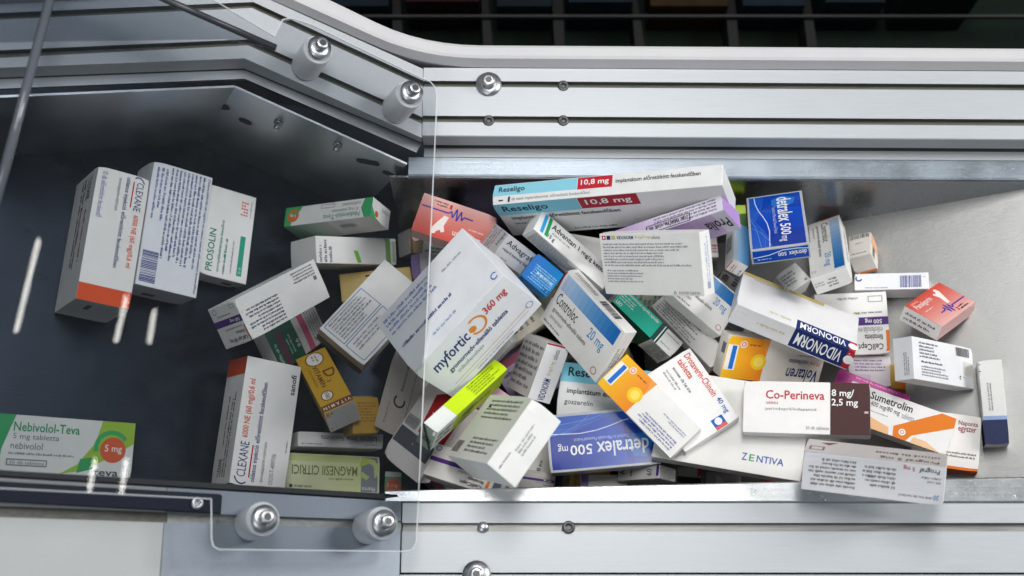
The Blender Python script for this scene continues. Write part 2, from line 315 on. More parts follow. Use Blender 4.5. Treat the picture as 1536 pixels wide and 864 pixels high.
slab('front_rail', [Vector(p)-sh.location for p in ((-.35, .408, -.262), (1.0, .408, -.262), (1.0, .411, -.262), (-.35, .411, -.262))], .006, M_black, sh)
xs = [-.145, -.035, .052, .150, .265, .36]
for i, x in enumerate(xs):
    slab('divider', [Vector(p)-sh.location for p in ((x, .37, -.27), (x+.012, .37, -.27), (x+.002+.02*random.uniform(-1, 1), .62, -.27), (x-.010, .62, -.27))], .035, M_div, sh)
DKL = ['dim blue-black carton beside the shelf end under the slanted trim', 'near-black reddish carton between the first two dividers past the trim corner', 'dim narrow dark carton facing the washered screw', 'blue-black carton with a divider on each side, above the two slot nuts', 'dim brown carton on the dark shelf', 'blue-black carton right of the brown carton', 'dark carton beyond the last divider', 'faintest black carton at the far shelf end']
spans = [(-.240, -.150, 1), (-.128, -.04, 4), (-.018, .048, 0), (.068, .146, 1), (.168, .262, 2), (.280, .355, 1), (.378, .45, 0), (.47, .56, 3)]
for i, (x0, x1, k) in enumerate(spans):
    cx = (x0+x1)/2; hw = (x1-x0)/2; hh = .03+.012*random.random(); z0 = -.3095
    q = [(-hw, -.03, 0), (hw, -.03, 0), (hw, .11, 0), (-hw, .11, 0)]
    V = [Vector(p) for p in q] + [Vector(p)+Vector((0, 0, hh*2)) for p in q]
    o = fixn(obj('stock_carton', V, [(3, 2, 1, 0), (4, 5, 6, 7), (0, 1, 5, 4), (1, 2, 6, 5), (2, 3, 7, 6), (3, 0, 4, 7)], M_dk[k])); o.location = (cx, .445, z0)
    tag(o, DKL[i], 'carton', 'dark cartons on the shelf beyond the trim')
    obj('lid_label', [(-hw*.6, .0, hh*2+.0005), (hw*.5, .0, hh*2+.0005), (hw*.5, .02, hh*2+.0005), (-hw*.6, .02, hh*2+.0005)], [(0, 1, 2, 3)], M_div, o)
PLACED = {
 'yellowplain':((-0.1392,0.0203,-0.1285),(0.9976,0.0014,0.0196,0.0657),(0.0742,0.0309,0.0306)),
 'dthree_c':((-0.1010,0.0760,-0.1492),(-0.0432,0.2406,-0.0679,0.9673),(0.0302,0.0272,0.0316)),
 'prosolin':((-0.2882,0.0565,-0.0714),(0.6865,0.2345,0.2299,0.6488),(0.0938,0.0516,0.0246)),
 'clexane_b':((-0.3354,0.0481,-0.0371),(0.6462,-0.2264,0.2437,-0.6868),(0.1252,0.0628,0.0405)),
 'nebivolol_a':((-0.1775,0.0809,-0.0853),(0.0338,-0.2218,0.0384,0.9737),(0.1056,0.0220,0.0360)),
 'lakron':((-0.1752,-0.1409,-0.1218),(-0.0176,0.2300,-0.0261,0.9727),(0.0887,0.0155,0.0355)),
 'dthree_b':((-0.1480,-0.1195,-0.1011),(0.9745,0.0405,0.2168,0.0420),(0.0291,0.0376,0.0299)),
 'navybox':((0.4560,-0.1151,-0.0588),(0.9922,0.0266,-0.1217,-0.0024),(0.0224,0.0817,0.0241)),
 'greenwhite':((-0.0817,0.0643,-0.1308),(0.0644,0.0489,-0.0052,0.9967),(0.0240,0.0209,0.0205)),
 'lilacstrip':((-0.0910,0.0412,-0.1269),(0.9914,-0.0492,-0.1068,0.0569),(0.0223,0.0286,0.0204)),
 'orangesmall':((0.3816,-0.0807,-0.1009),(0.9907,0.0269,-0.1309,-0.0251),(0.0154,0.0260,0.0200)),
 'openbox':((0.3576,0.0491,-0.1000),(0.9228,-0.2766,-0.2665,-0.0315),(0.0239,0.0358,0.0248)),
 'greenpink':((-0.2208,-0.0376,-0.0948),(0.4014,0.3983,0.1126,0.8170),(0.0479,0.0693,0.0220)),
 'fivemg':((-0.1198,-0.1757,-0.1574),(0.9997,0.0026,0.0033,-0.0243),(0.0176,0.0212,0.0147)),
 'clexane_a':((-0.3845,0.0236,-0.0017),(0.6507,-0.2078,0.2267,-0.6943),(0.1290,0.0502,0.0697)),
 'qrwhite':((-0.1714,0.0503,-0.1044),(0.9236,0.0946,0.3650,0.0688),(0.1011,0.0283,0.0466)),
 'barcodebox':((0.3803,0.0114,-0.0894),(0.9885,0.0076,-0.1471,-0.0330),(0.0715,0.0182,0.0345)),
 'blueframe':((-0.1388,-0.0205,-0.0905),(0.8906,0.0196,0.1351,0.4339),(0.1021,0.0577,0.0293)),
 'panalgorin_a':((-0.0570,0.0632,-0.0605),(0.1502,0.0567,-0.0178,0.9869),(0.0788,0.0411,0.0270)),
 'cellcept_a':((-0.2296,-0.0230,-0.0343),(0.2723,-0.4009,0.1098,-0.8678),(0.1127,0.0419,0.0397)),
 'dthree_a':((-0.1784,-0.0966,-0.0786),(0.8337,-0.1718,-0.1656,-0.4980),(0.0800,0.0322,0.0300)),
 'logobox':((-0.0999,-0.1018,-0.0739),(0.7980,0.0202,-0.2971,0.5239),(0.0822,0.0403,0.0293)),
 'magnesil':((-0.1800,-0.1717,-0.1272),(-0.0058,0.2157,-0.0323,0.9759),(0.0973,0.0373,0.0225)),
 'lilacwhite':((0.3528,-0.0753,-0.1049),(0.9993,-0.0262,0.0248,0.0005),(0.0442,0.0322,0.0201)),
 'gumi':((0.2180,0.0168,-0.1049),(0.4884,-0.0288,0.0348,-0.8715),(0.0164,0.0252,0.0201)),
 'nebivolol_b':((-0.4067,-0.1651,-0.0121),(0.9572,0.0490,0.2853,0.0012),(0.1255,0.0520,0.0204)),
 'perindo':((0.3997,-0.0805,-0.0442),(0.9390,0.0421,0.3411,0.0092),(0.1031,0.0409,0.0220)),
 'greenbit':((0.1745,-0.1733,-0.1315),(0.9988,-0.0069,0.0122,-0.0459),(0.0245,0.0171,0.0144)),
 'graybit':((0.2084,-0.1781,-0.1315),(0.9993,0.0230,-0.0145,-0.0267),(0.0353,0.0163,0.0144)),
 'limebit':((0.2258,0.0799,-0.0797),(0.9996,0.0096,-0.0183,0.0170),(0.0211,0.0244,0.0138)),
 'redtext':((0.2077,0.0774,-0.1611),(0.9994,-0.0155,0.0264,0.0180),(0.0222,0.0307,0.0147)),
 'clexane_c':((-0.2428,-0.1350,-0.0656),(0.6986,0.2396,0.1967,0.6448),(0.1211,0.0574,0.0458)),
 'cellcept_b':((0.3374,-0.0272,-0.0986),(-0.0143,-0.0437,-0.0719,0.9964),(0.0714,0.0630,0.0298)),
 'redpanel':((-0.0769,-0.1444,-0.0496),(0.8835,-0.0052,-0.1717,0.4359),(0.0842,0.0474,0.0287)),
 'advagraf':((0.0098,0.0286,-0.0590),(0.8848,0.2414,0.2986,-0.2638),(0.0800,0.0260,0.0336)),
 'whitesmall':((0.2810,0.0167,-0.0997),(0.9476,-0.1053,0.0289,0.3004),(0.0293,0.0252,0.0250)),
 'textwhite':((0.1760,-0.0347,-0.0985),(0.9091,-0.0194,-0.0159,-0.4159),(0.0874,0.0252,0.0220)),
 'lilaccard':((0.0898,-0.1814,-0.1204),(1.0000,0.0024,-0.0068,-0.0028),(0.0463,0.0157,0.0143)),
 'cellcept_d':((0.0251,-0.1798,-0.1204),(0.0755,-0.0113,0.0073,0.9971),(0.0345,0.0196,0.0143)),
 'panalgorin_b':((0.4140,-0.0229,-0.0609),(0.8749,-0.2778,0.1933,0.3464),(0.0720,0.0420,0.0173)),
 'controloc_c':((0.2220,0.0408,-0.0606),(0.7585,-0.0437,0.3334,0.5583),(0.0637,0.0183,0.0165)),
 'whiteback':((0.0731,0.0361,-0.0901),(0.9760,-0.1211,0.1812,0.0042),(0.0404,0.0572,0.0139)),
 'reseligo_a':((0.0963,0.0707,-0.0093),(0.7543,0.6318,-0.1509,0.0958),(0.2243,0.0626,0.0231)),
 'prolia':((0.1493,0.0381,-0.0050),(-0.0399,-0.2735,0.1151,0.9541),(0.1262,0.0184,0.0398)),
 'reseligo_b':((0.0984,-0.1008,-0.1048),(0.9948,-0.0282,-0.0654,-0.0727),(0.1038,0.0555,0.0349)),
 'bluecard':((0.0271,0.0056,-0.0406),(0.3081,0.1427,0.0019,0.9406),(0.0333,0.0301,0.0172)),
 'controloc_b':((0.1886,-0.0059,-0.0773),(0.9380,-0.0542,0.1798,-0.2913),(0.0659,0.0504,0.0177)),
 'sixty':((0.1290,-0.1782,-0.0913),(0.8989,-0.0151,-0.4352,-0.0486),(0.0575,0.0140,0.0239)),
 'cellcept_c':((-0.0454,-0.1851,-0.0203),(0.1782,-0.0869,0.1223,0.9725),(0.0630,0.0330,0.0131)),
 'controloc_d':((0.3145,0.0395,-0.0709),(0.6369,-0.1094,-0.4469,-0.6186),(0.1254,0.0367,0.0192)),
 'myfortic':((-0.0492,-0.0452,0.0084),(0.7583,0.5139,0.0771,0.3936),(0.1192,0.0669,0.0778)),
 'leo':((0.1282,-0.0306,-0.0869),(0.9270,-0.0079,0.1513,-0.3431),(0.0810,0.0219,0.0372)),
 'advantan':((0.0542,0.0322,-0.0483),(0.9248,-0.0905,0.2831,-0.2374),(0.0955,0.0263,0.0205)),
 'voltaren_a':((0.2522,-0.0657,-0.0806),(0.0557,0.1362,-0.2810,0.9484),(0.1064,0.0439,0.0194)),
 'pinkflat':((0.3481,-0.1003,-0.0839),(0.9720,-0.0210,-0.0792,-0.2201),(0.0721,0.0223,0.0148)),
 'vidonorm_c':((0.0251,-0.0741,-0.0838),(0.8498,0.0447,-0.4746,-0.2252),(0.0468,0.0585,0.0268)),
 'detralex_a':((0.2527,0.0465,-0.0123),(0.6454,-0.1559,-0.3357,-0.6681),(0.1034,0.0550,0.0162)),
 'lime':((-0.0442,-0.1263,-0.0061),(0.8580,-0.1627,0.2547,0.4152),(0.1172,0.0166,0.0261)),
 'detralex_b':((0.0871,-0.1476,-0.0789),(-0.0358,-0.0568,-0.0053,0.9977),(0.1063,0.0570,0.0197)),
 'naponta':((0.4129,-0.1492,-0.0751),(0.9922,-0.0089,-0.0894,-0.0866),(0.0620,0.0544,0.0196)),
 'zentiva':((0.2057,-0.1396,-0.0435),(0.9863,-0.0577,-0.1082,-0.1100),(0.1371,0.0892,0.0153)),
 'sumetrolim':((0.3655,-0.1295,-0.0642),(0.9805,0.0154,-0.0477,-0.1899),(0.1021,0.0390,0.0194)),
 'vidonorm_b':((0.2725,-0.0334,-0.0557),(0.1756,0.0894,0.3365,0.9208),(0.1219,0.0653,0.0230)),
 'bigwhite':((-0.0084,-0.1672,0.0413),(0.8098,-0.1721,-0.5055,-0.2430),(0.1021,0.0688,0.0337)),
 'vidonorm_a':((0.1319,-0.0001,0.0199),(0.9128,0.2266,-0.3387,-0.0254),(0.1098,0.0590,0.0189)),
 'drotaverin':((0.1642,-0.1166,-0.0390),(0.8660,0.0200,-0.1034,-0.4888),(0.0829,0.0604,0.0134)),
 'controloc_a':((0.0717,-0.0418,-0.0453),(0.8383,0.2600,-0.3263,-0.3509),(0.0962,0.0628,0.0172)),
 'coperineva':((0.2681,-0.1306,-0.0121),(0.9928,0.0066,-0.1138,-0.0364),(0.1133,0.0490,0.0186)),
 'voltaren_b':((0.1267,-0.1238,-0.0315),(0.4019,-0.0849,-0.0536,0.9102),(0.0990,0.0403,0.0133)),
 'prograf':((0.3095,-0.1958,0.0433),(0.0477,-0.1586,-0.2305,0.9589),(0.1171,0.0353,0.0379)),
 'fill0':((0.0100,-0.1715,-0.1594),(0.7912,-0.0198,0.1171,0.5999),(0.1043,0.0546,0.0262)),
 'fill1':((-0.0060,0.0004,-0.1172),(0.4675,-0.0145,-0.1126,0.8767),(0.0820,0.0582,0.0269)),
 'fill2':((0.1984,-0.1273,-0.0887),(0.6933,-0.1712,0.1093,0.6914),(0.0807,0.0518,0.0235)),
 'fill3':((-0.0750,-0.0525,-0.1458),(0.2600,0.1203,0.0075,0.9581),(0.0774,0.0458,0.0188)),
 'fill4':((0.0937,-0.0442,-0.1437),(0.5701,0.2013,-0.1184,0.7877),(0.0870,0.0487,0.0297)),
 'fill5':((0.2179,-0.0804,-0.1608),(0.8353,0.0826,-0.0860,0.5366),(0.0813,0.0585,0.0240)),
 'fill6':((0.1487,0.0121,-0.1664),(0.7627,-0.1896,-0.0931,0.6113),(0.0783,0.0439,0.0242)),
 'fill7':((0.1158,-0.1394,-0.1782),(0.1404,-0.1281,-0.1161,0.9749),(0.0767,0.0464,0.0191)),
 'fill8':((0.0112,-0.1209,-0.1927),(0.3225,0.0557,-0.0418,0.9440),(0.0772,0.0477,0.0186)),
 'fill9':((-0.0456,-0.1321,-0.1193),(0.2785,0.0364,-0.0470,0.9586),(0.0731,0.0575,0.0321)),
 'fill10':((0.0172,-0.0634,-0.1535),(0.9267,0.2182,0.0340,0.3039),(0.0603,0.0575,0.0194)),
 'fill11':((-0.0279,-0.0589,-0.0780),(0.9080,0.0987,-0.2108,0.3484),(0.0644,0.0340,0.0234)),
 'fill12':((0.2241,-0.0019,-0.1301),(0.3187,-0.2358,-0.0007,0.9181),(0.0622,0.0336,0.0193)),
 'fill13':((0.0908,-0.0423,-0.1990),(0.9615,0.0473,-0.2003,0.1822),(0.0746,0.0536,0.0272)),
 'fill14':((0.1003,0.0295,-0.1976),(0.9349,0.1534,0.1203,0.2965),(0.1079,0.0403,0.0202)),
 'fill15':((0.0747,-0.1813,-0.1678),(0.7450,0.0451,-0.0758,0.6612),(0.1123,0.0474,0.0254)),
 'fill16':((0.2589,-0.1839,-0.0705),(0.7167,-0.1723,-0.0364,0.6748),(0.0932,0.0378,0.0301)),
 'fill17':((0.0144,-0.0021,-0.1677),(0.9647,0.0721,-0.1401,0.2111),(0.1121,0.0334,0.0264)),
 'fill18':((0.1844,-0.1154,-0.1339),(0.8471,0.0087,-0.0565,0.5283),(0.0767,0.0596,0.0276)),
 'fill19':((-0.0688,-0.1524,-0.1608),(0.3643,0.2183,-0.0264,0.9050),(0.0714,0.0594,0.0267)),
 'fill20':((-0.0389,-0.1267,-0.0815),(0.8881,0.0229,-0.0128,0.4590),(0.0793,0.0373,0.0279)),
 'fill21':((-0.0197,0.0490,-0.1691),(0.9915,0.0692,-0.1099,0.0098),(0.0636,0.0425,0.0261)),
}
# ---------------------------------------------------------------- medicine boxes: printing helpers
NAVY='#1d3270'; RED='#c02a30'; BLK='#1c1c1e'; GRY='#77787c'; LG='#9a9ba0'; ORG='#e2561d'; WHT='#f4f4f2'; BLU='#2a66b0'; TEAL='#12a083'; PUR='#54307f'
BASEW='#edebe7'
def inkmat(h, rough=.42):
    return mat('ink_'+h.strip('#')+('g' if rough < .3 else ''), h, rough, spec=.2 if rough > .3 else .5)
def boardmat(h, gloss=False):
    return mat('board_'+h.strip('#')+('g' if gloss else ''), h, .22 if gloss else .44, 0, .16, 60, .05, 55)
TEXTS = {}
def want(s, bold):
    TEXTS.setdefault((s, bold), None)
def bake_texts():
    obs = []
    for (s, bold) in TEXTS:
        cu = bpy.data.curves.new('t', 'FONT'); cu.body = s; cu.resolution_u = 2; cu.offset = .013 if bold else 0.0
        if bold == 2: cu.shear = .22
        o = bpy.data.objects.new('t', cu); COL.objects.link(o); obs.append(((s, bold), o, cu))
    bpy.context.view_layer.update(); dg = bpy.context.evaluated_depsgraph_get()
    for k, o, cu in obs:
        me = bpy.data.meshes.new_from_object(o.evaluated_get(dg))
        v = [(p.co.x, p.co.y) for p in me.vertices]; f = [tuple(p.vertices) for p in me.polygons]
        x0 = min(p[0] for p in v); x1 = max(p[0] for p in v); y0 = min(p[1] for p in v); y1 = max(p[1] for p in v)
        TEXTS[k] = ([((a-x0)/(x1-x0), (c-y0)/(y1-y0)) for a, c in v], f, (x1-x0)/(y1-y0))
        bpy.data.meshes.remove(me); bpy.data.objects.remove(o); bpy.data.curves.remove(cu)
def rotpq(p, q, r):
    return ((p, q), (1-q, p), (1-p, 1-q), (q, 1-p))[r]
def mixh(a, c, t):
    a = a.lstrip('#'); c = c.lstrip('#')
    return '#' + ''.join('%02x' % round(int(a[i:i+2], 16)*(1-t)+int(c[i:i+2], 16)*t) for i in (0, 2, 4))
class Face:
    """prints on one face: art coordinates p (reading direction) and q (up), 0..1"""
    def __init__(s, dims, code):
        w, h, d = dims; s.rot = int(code[1]) if len(code) > 1 else 0; X, Y, Z = Vector((1, 0, 0)), Vector((0, 1, 0)), Vector((0, 0, 1))
        s.u, s.v, s.n, s.su, s.sv, off = {'F': (X, Y, Z, w, h, d), 'R': (-Z, Y, X, d, h, w), 'L': (Z, Y, -X, d, h, w), 'T': (X, -Z, Y, w, d, h), 'B': (X, Z, -Y, w, d, h)}[code[0]]
        s.o = s.n*off/2
        s.pw, s.ph = (s.su, s.sv) if s.rot % 2 == 0 else (s.sv, s.su)
    def at(s, p, q, lift):
        a, c = rotpq(p, q, s.rot); return s.o + s.u*((a-.5)*s.su) + s.v*((c-.5)*s.sv) + s.n*lift
class Sheet:
    def __init__(s): s.V = []; s.F = []; s.I = []; s.mats = []
    def mi(s, m):
        if m not in s.mats: s.mats.append(m)
        return s.mats.index(m)
    def poly(s, f, pts, m, lift):
        b0 = len(s.V); s.V += [f.at(p, q, lift) for p, q in pts]; k = list(range(b0, b0+len(pts)))
        s.F.append(tuple(k)); s.I.append(s.mi(m))
    def mesh(s, f, v, fs, m, lift):
        b0 = len(s.V); s.V += [f.at(p, q, lift) for p, q in v]; i = s.mi(m)
        for k in fs: s.F.append(tuple(b0+j for j in k)); s.I.append(i)
    def build(s, name, parent):
        if not s.F: return
        o = obj(name, s.V, s.F, s.mats, parent, s.I)
        bm = bmesh.new(); bm.from_mesh(o.data)
        bm.to_mesh(o.data); bm.free(); return o
def circ(p, q, rq, asp, n=22, a0=0, a1=2*math.pi):
    return [(p+math.cos(a0+(a1-a0)*i/n)*rq/asp, q+math.sin(a0+(a1-a0)*i/n)*rq) for i in range(n if a1-a0 > 6 else n+1)]
def typeset(panel, letters, bars, f, items, gloss, i0=0):
    asp = f.pw/f.ph; lift = .00010 + .000012*i0; rg = .2 if gloss else .5
    for it in items:
        k = it[0]; lift += .000012
        if k == 'r': _, p0, q0, p1, q1, c = it; panel.poly(f, [(p0, q0), (p1, q0), (p1, q1), (p0, q1)], inkmat(c, rg), lift)
        elif k == 'g':   # printed colour ramp along p
            _, p0, q0, p1, q1, c0, c1 = it; n = 12
            for i in range(n):
                a = p0+(p1-p0)*i/n; e = p0+(p1-p0)*(i+1)/n; panel.poly(f, [(a, q0), (e, q0), (e, q1), (a, q1)], inkmat(mixh(c0, c1, (i+.5)/n), rg), lift)
        elif k == 'h':   # printed colour ramp along q
            _, p0, q0, p1, q1, c0, c1 = it; n = 12
            for i in range(n):
                a = q0+(q1-q0)*i/n; e = q0+(q1-q0)*(i+1)/n; panel.poly(f, [(p0, a), (p1, a), (p1, e), (p0, e)], inkmat(mixh(c0, c1, (i+.5)/n), rg), lift)
        elif k == 'y': panel.poly(f, it[1], inkmat(it[2], rg), lift)
        elif k == 'c': _, p, q, rr, c = it; panel.poly(f, circ(p, q, rr, asp), inkmat(c, rg), lift)
        elif k == 'o':   # ring (or arc)
            _, p, q, r0, r1, c = it[:6]; a0, a1 = it[6:8] if len(it) > 6 else (0, 2*math.pi); n = 24
            for i in range(n):
                aa = a0+(a1-a0)*i/n; ab = a0+(a1-a0)*(i+1)/n
                panel.poly(f, [(p+math.cos(x)*rr/asp, q+math.sin(x)*rr) for x, rr in ((aa, r0), (aa, r1), (ab, r1), (ab, r0))], inkmat(c, rg), lift)
        elif k == 'fr':  # outline frame
            _, p0, q0, p1, q1, t, c = it; tp = t/asp; m = inkmat(c, rg)
            for a in ((p0, q0, p1, q0+t), (p0, q1-t, p1, q1), (p0, q0+t, p0+tp, q1-t), (p1-tp, q0+t, p1, q1-t)):
                panel.poly(f, [(a[0], a[1]), (a[2], a[1]), (a[2], a[3]), (a[0], a[3])], m, lift)
        elif k == 'ln':  # polyline with thickness
            _, pts, t, c = it; m = inkmat(c, rg)
            for (p0, q0), (p1, q1) in zip(pts[:-1], pts[1:]):
                dx, dy = (p1-p0)*asp, q1-q0; L = math.hypot(dx, dy) or 1; nx, ny = -dy/L*t/2/asp, dx/L*t/2
                panel.poly(f, [(p0-nx, q0-ny), (p1-nx, q1-ny), (p1+nx, q1+ny), (p0+nx, q0+ny)], m, lift)
        elif k == 't':
            _, s, p0, q0, p1, q1, c = it[:7]; b = it[7] if len(it) > 7 else 0
            v, fs, _a = TEXTS[(s, b)]; letters.mesh(f, [(p0+(p1-p0)*x, q0+(q1-q0)*y) for x, y in v], fs, inkmat(c, rg), .00026+lift-.0001)
        elif k == 'p':   # small print too fine to read
            _, p0, q0, p1, q1, n, c = it; m = inkmat(c, rg); st = (q1-q0)/n; rnd = random.Random(str(it))
            for i in range(n):
                yb = q1-(i+1)*st+st*.25; xh = st*.42; x = p0; end = p1 - (p1-p0)*rnd.choice([0, .03, .08, .3, .12])
                lw = xh*.62/asp
                while x < end:
                    for _k in range(rnd.randint(3, 9)):
                        if x >= end: break
                        hgt = xh*rnd.choice([1, 1, 1, 1.45, 1, 1.4]); ww = lw*rnd.uniform(.5, .95)
                        letters.poly(f, [(x, yb), (x+ww, yb), (x+ww, yb+hgt), (x, yb+hgt)], m, .00026); x += lw*1.12
                    x += lw*.9
        elif k == 'bar':
            _, p0, q0, p1, q1, c = it; rnd = random.Random(str(it)); x = p0; m = inkmat(c, rg)
            while x < p1:
                ww = (p1-p0)*rnd.choice([.012, .02, .03]); bars.poly(f, [(x, q0), (min(x+ww, p1), q0), (min(x+ww, p1), q1), (x, q1)], m, .00026); x += ww+(p1-p0)*rnd.choice([.012, .02, .032])
def warp_fn(key, d):
    """racked, slightly bulging carton with a crushed corner: same map for board and print"""
    r = random.Random('w'+key); m = min(d)
    bz = r.choice([1, 1, -1])*r.uniform(.0003, .0011)*min(1, m/.02); by = r.uniform(-.0004, .0007); bx_ = r.uniform(-.0003, .0005)
    s1, s2 = r.uniform(-.025, .025), r.uniform(-.025, .025); tw = r.uniform(-.02, .02)
    dents = [(Vector((r.choice([-1, 1])*d[0]/2, r.choice([-1, 1])*d[1]/2, r.choice([-1, 1, 1])*d[2]/2)), r.uniform(.0005, .0018)*min(1, m/.026), r.uniform(.003, .008)*min(1, m/.026)) for _ in range(3)]
    def f(v):
        X, Y, Z = 2*v[0]/d[0], 2*v[1]/d[1], 2*v[2]/d[2]
        cx, cy, cz = max(0, 1-X*X), max(0, 1-Y*Y), max(0, 1-Z*Z)
        o = Vector((v[0] + bx_*X*cy*cz + s1*v[2], v[1] + by*Y*cx*cz + s2*v[2], v[2] + bz*Z*cx*cy + tw*X*Y*m*.25))
        for c, a, rad in dents:
            k = math.exp(-((Vector(v)-c).length/rad)**2); o -= c.normalized()*a*k
        return o
    return f
def gridcut(bm, d, n=7):
    for ax in range(3):
        nn = n if d[ax] > .03 else 4
        for i in range(1, nn):
            no = [0, 0, 0]; no[ax] = 1; co = [0, 0, 0]; co[ax] = d[ax]*(i/nn-.5)
            bmesh.ops.bisect_plane(bm, geom=list(bm.verts)+list(bm.edges)+list(bm.faces), plane_co=co, plane_no=no, dist=1e-7)
def carton(key, label, base, faces, name='medicine_box', gloss=False, lab2=None):
    c, q, d = PLACED[key]; d = tuple(max(x-.0012, .004) for x in d); f = warp_fn(key, d)
    bm = bmesh.new(); bmesh.ops.create_cube(bm, size=1)
    for v in bm.verts: v.co = Vector((v.co.x*d[0], v.co.y*d[1], v.co.z*d[2]))
    gridcut(bm, d)
    sharp = [e for e in bm.edges if len(e.link_faces) == 2 and e.link_faces[0].normal.dot(e.link_faces[1].normal) < .5]
    bmesh.ops.bevel(bm, geom=sharp, offset=.0006, segments=2, profile=.6, affect='EDGES')
    for v in bm.verts: v.co = f(v.co)
    me = bpy.data.meshes.new(name); bm.to_mesh(me); bm.free()
    me.materials.append(boardmat(base, gloss))
    o = bpy.data.objects.new(name, me); COL.objects.link(o); o.rotation_mode = 'QUATERNION'; o.location = c; o.rotation_quaternion = q
    tag(o, label, 'medicine box', 'medicine boxes heaped in the bin')
    def finish(ob, cut):
        bm = bmesh.new(); bm.from_mesh(ob.data)
        bmesh.ops.remove_doubles(bm, verts=bm.verts, dist=1e-6)
        if cut: gridcut(bm, d)
        for v in bm.verts: v.co = f(v.co)
        bm.to_mesh(ob.data); bm.free(); return ob
    # tuck flaps closing the two ends of the longest axis
    ax = max(range(3), key=lambda i: d[i]); oth = [i for i in range(3) if i != ax]
    for s in (-1, 1):
        V = []
        for l in (0, .00009):
            for a, e in ((-1, -1), (1, -1), (1, 1), (-1, 1)):
                p = [0, 0, 0]; p[ax] = s*(d[ax]/2+l - (.0003 if l == 0 else 0)); p[oth[0]] = a*(d[oth[0]]/2-.0011); p[oth[1]] = e*(d[oth[1]]/2-.0011); V.append(p)
        finish(fixn(obj('tuck_flap', V, [(0, 1, 2, 3), (4, 5, 6, 7), (0, 1, 5, 4), (1, 2, 6, 5), (2, 3, 7, 6), (3, 0, 4, 7)], me.materials[0], o)), True)
    L, Bc = Sheet(), Sheet()
    for code, items in faces.items():
        fc = Face(d, code)
        for i, it in enumerate(items):
            P = Sheet(); typeset(P, L, Bc, fc, [it], gloss, i)
            ob = P.build('printed_panel' if it[0] in 'rghy' else 'printed_mark', o)
            if ob: finish(ob, True)
    for S, nm in ((L, 'lettering'), (Bc, 'barcode')):
        ob = S.build(nm, o)
        if ob: finish(ob, False); ob['kind'] = 'stuff'
    return o
# ---------------------------------------------------------------- the boxes
def t(*a): return ('t',)+a
def p(*a): return ('p',)+a
def clexF(extra=()):
    return [('o', .055, .80, .10, .125, NAVY, 1.7, 3.9), t('CLEXANE', .05, .77, .27, .91, NAVY), ('r', .05, .70, .25, .725, RED), t('6000 NE (60 mg)/0,6 ml', .30, .77, .70, .90, ORG, 1),
            t('oldatos injekció előretöltött fecskendőben', .03, .54, .72, .66, NAVY, 1), t('enoxaparin-nátrium', .05, .40, .30, .49, GRY), t('10 db előretöltött fecskendő', .03, .10, .38, .21, '#6f7fae')] + list(extra)
def controlF():
    return [('g', .05, .68, .95, .96, '#b9cbe2', '#1668b4'), ('r', 0, .45, .016, .99, RED), t('Controloc', .07, .44, .42, .64, BLK), t('gyomornedv-ellenálló tabletta', .09, .28, .66, .38, BLK), t('pantoprazol', .10, .16, .30, .25, GRY),
            t('20 mg', .62, .40, .86, .63, '#3a86c8'), p(.04, .04, .34, .11, 1, GRY), ('o', .90, .12, .05, .062, '#b05050')]
def detrF():
    return [('g', .025, .045, .975, .955, '#0b45b4', '#0a2f98'), ('g', .30, .045, .70, .955, '#0b4fc4', '#0a3cae'), ('y', [(.025, .045), (.6, .045), (.5, .12), (.35, .22), (.2, .28), (.025, .30)], '#1c58c0'), ('y', [(.5, .045), (.975, .045), (.975, .36), (.8, .34), (.65, .26), (.55, .14)], '#2458be'),
            ('ln', [(.03, .14), (.15, .15), (.30, .20), (.42, .27), (.55, .33), (.70, .36), (.97, .34)], .016, '#cfe2f6'), ('ln', [(.45, .05), (.58, .12), (.75, .16), (.97, .20)], .010, '#5f93dc'), ('ln', [(.40, .05), (.60, .20), (.80, .27), (.97, .27)], .008, '#3f78d0'), ('ln', [(.6, .05), (.7, .2), (.85, .33), (.97, .38)], .006, '#6f9ade'),
            ('y', [(.06, .62), (.12, .44), (.23, .44), (.28, .62), (.23, .82), (.12, .86)], '#1f76cf'), t('detralex', .09, .53, .56, .79, WHT, 1), t('500', .60, .55, .80, .73, WHT, 1), t('mg', .82, .51, .91, .64, WHT), t('Tisztított és Mikronizált Flavonoid Frakció', .26, .44, .76, .50, '#b9cdf0')]
def panF():
    z = [(.30, .30), (.42, .30), (.44, .40), (.47, .17), (.50, .45), (.53, .14), (.56, .40), (.59, .24), (.62, .31), (.98, .31)]
    return [('h', 0, 0, 1, 1, '#e3b3ad', '#cf4a3c'), t('Panalgorin', .08, .66, .50, .86, '#f3dcd8', 1), t('tabletta', .08, .88, .26, .95, '#f0c8c0'), p(.12, .52, .34, .58, 1, '#f0d8d4'),
            ('y', [(.60, .42), (.66, .40), (.72, .60), (.78, .82), (.74, .90), (.66, .78), (.64, .84), (.60, .80), (.63, .66)], '#f0e6e2'), ('c', .735, .86, .06, '#f0e6e2'), ('ln', z, .035, '#2632a0'), p(.66, .06, .86, .22, 2, BLK), ('r', .60, .08, .63, .20, RED)]
def cellF():
    return [('r', 0, .62, .045, .97, '#e07a2c'), t('CellCept', .09, .80, .44, .93, BLK, 1), t('filmtabletta', .09, .68, .34, .77, BLK, 1), t('mikofenolát-mofetil', .09, .56, .52, .66, GRY), ('r', 0, .40, 1, .53, PUR), t('500 mg', .09, .42, .32, .51, WHT, 1),
            p(.08, .30, .5, .36, 1, GRY), ('fr', .06, .06, .26, .16, .012, LG), p(.4, .06, .8, .12, 1, LG)]
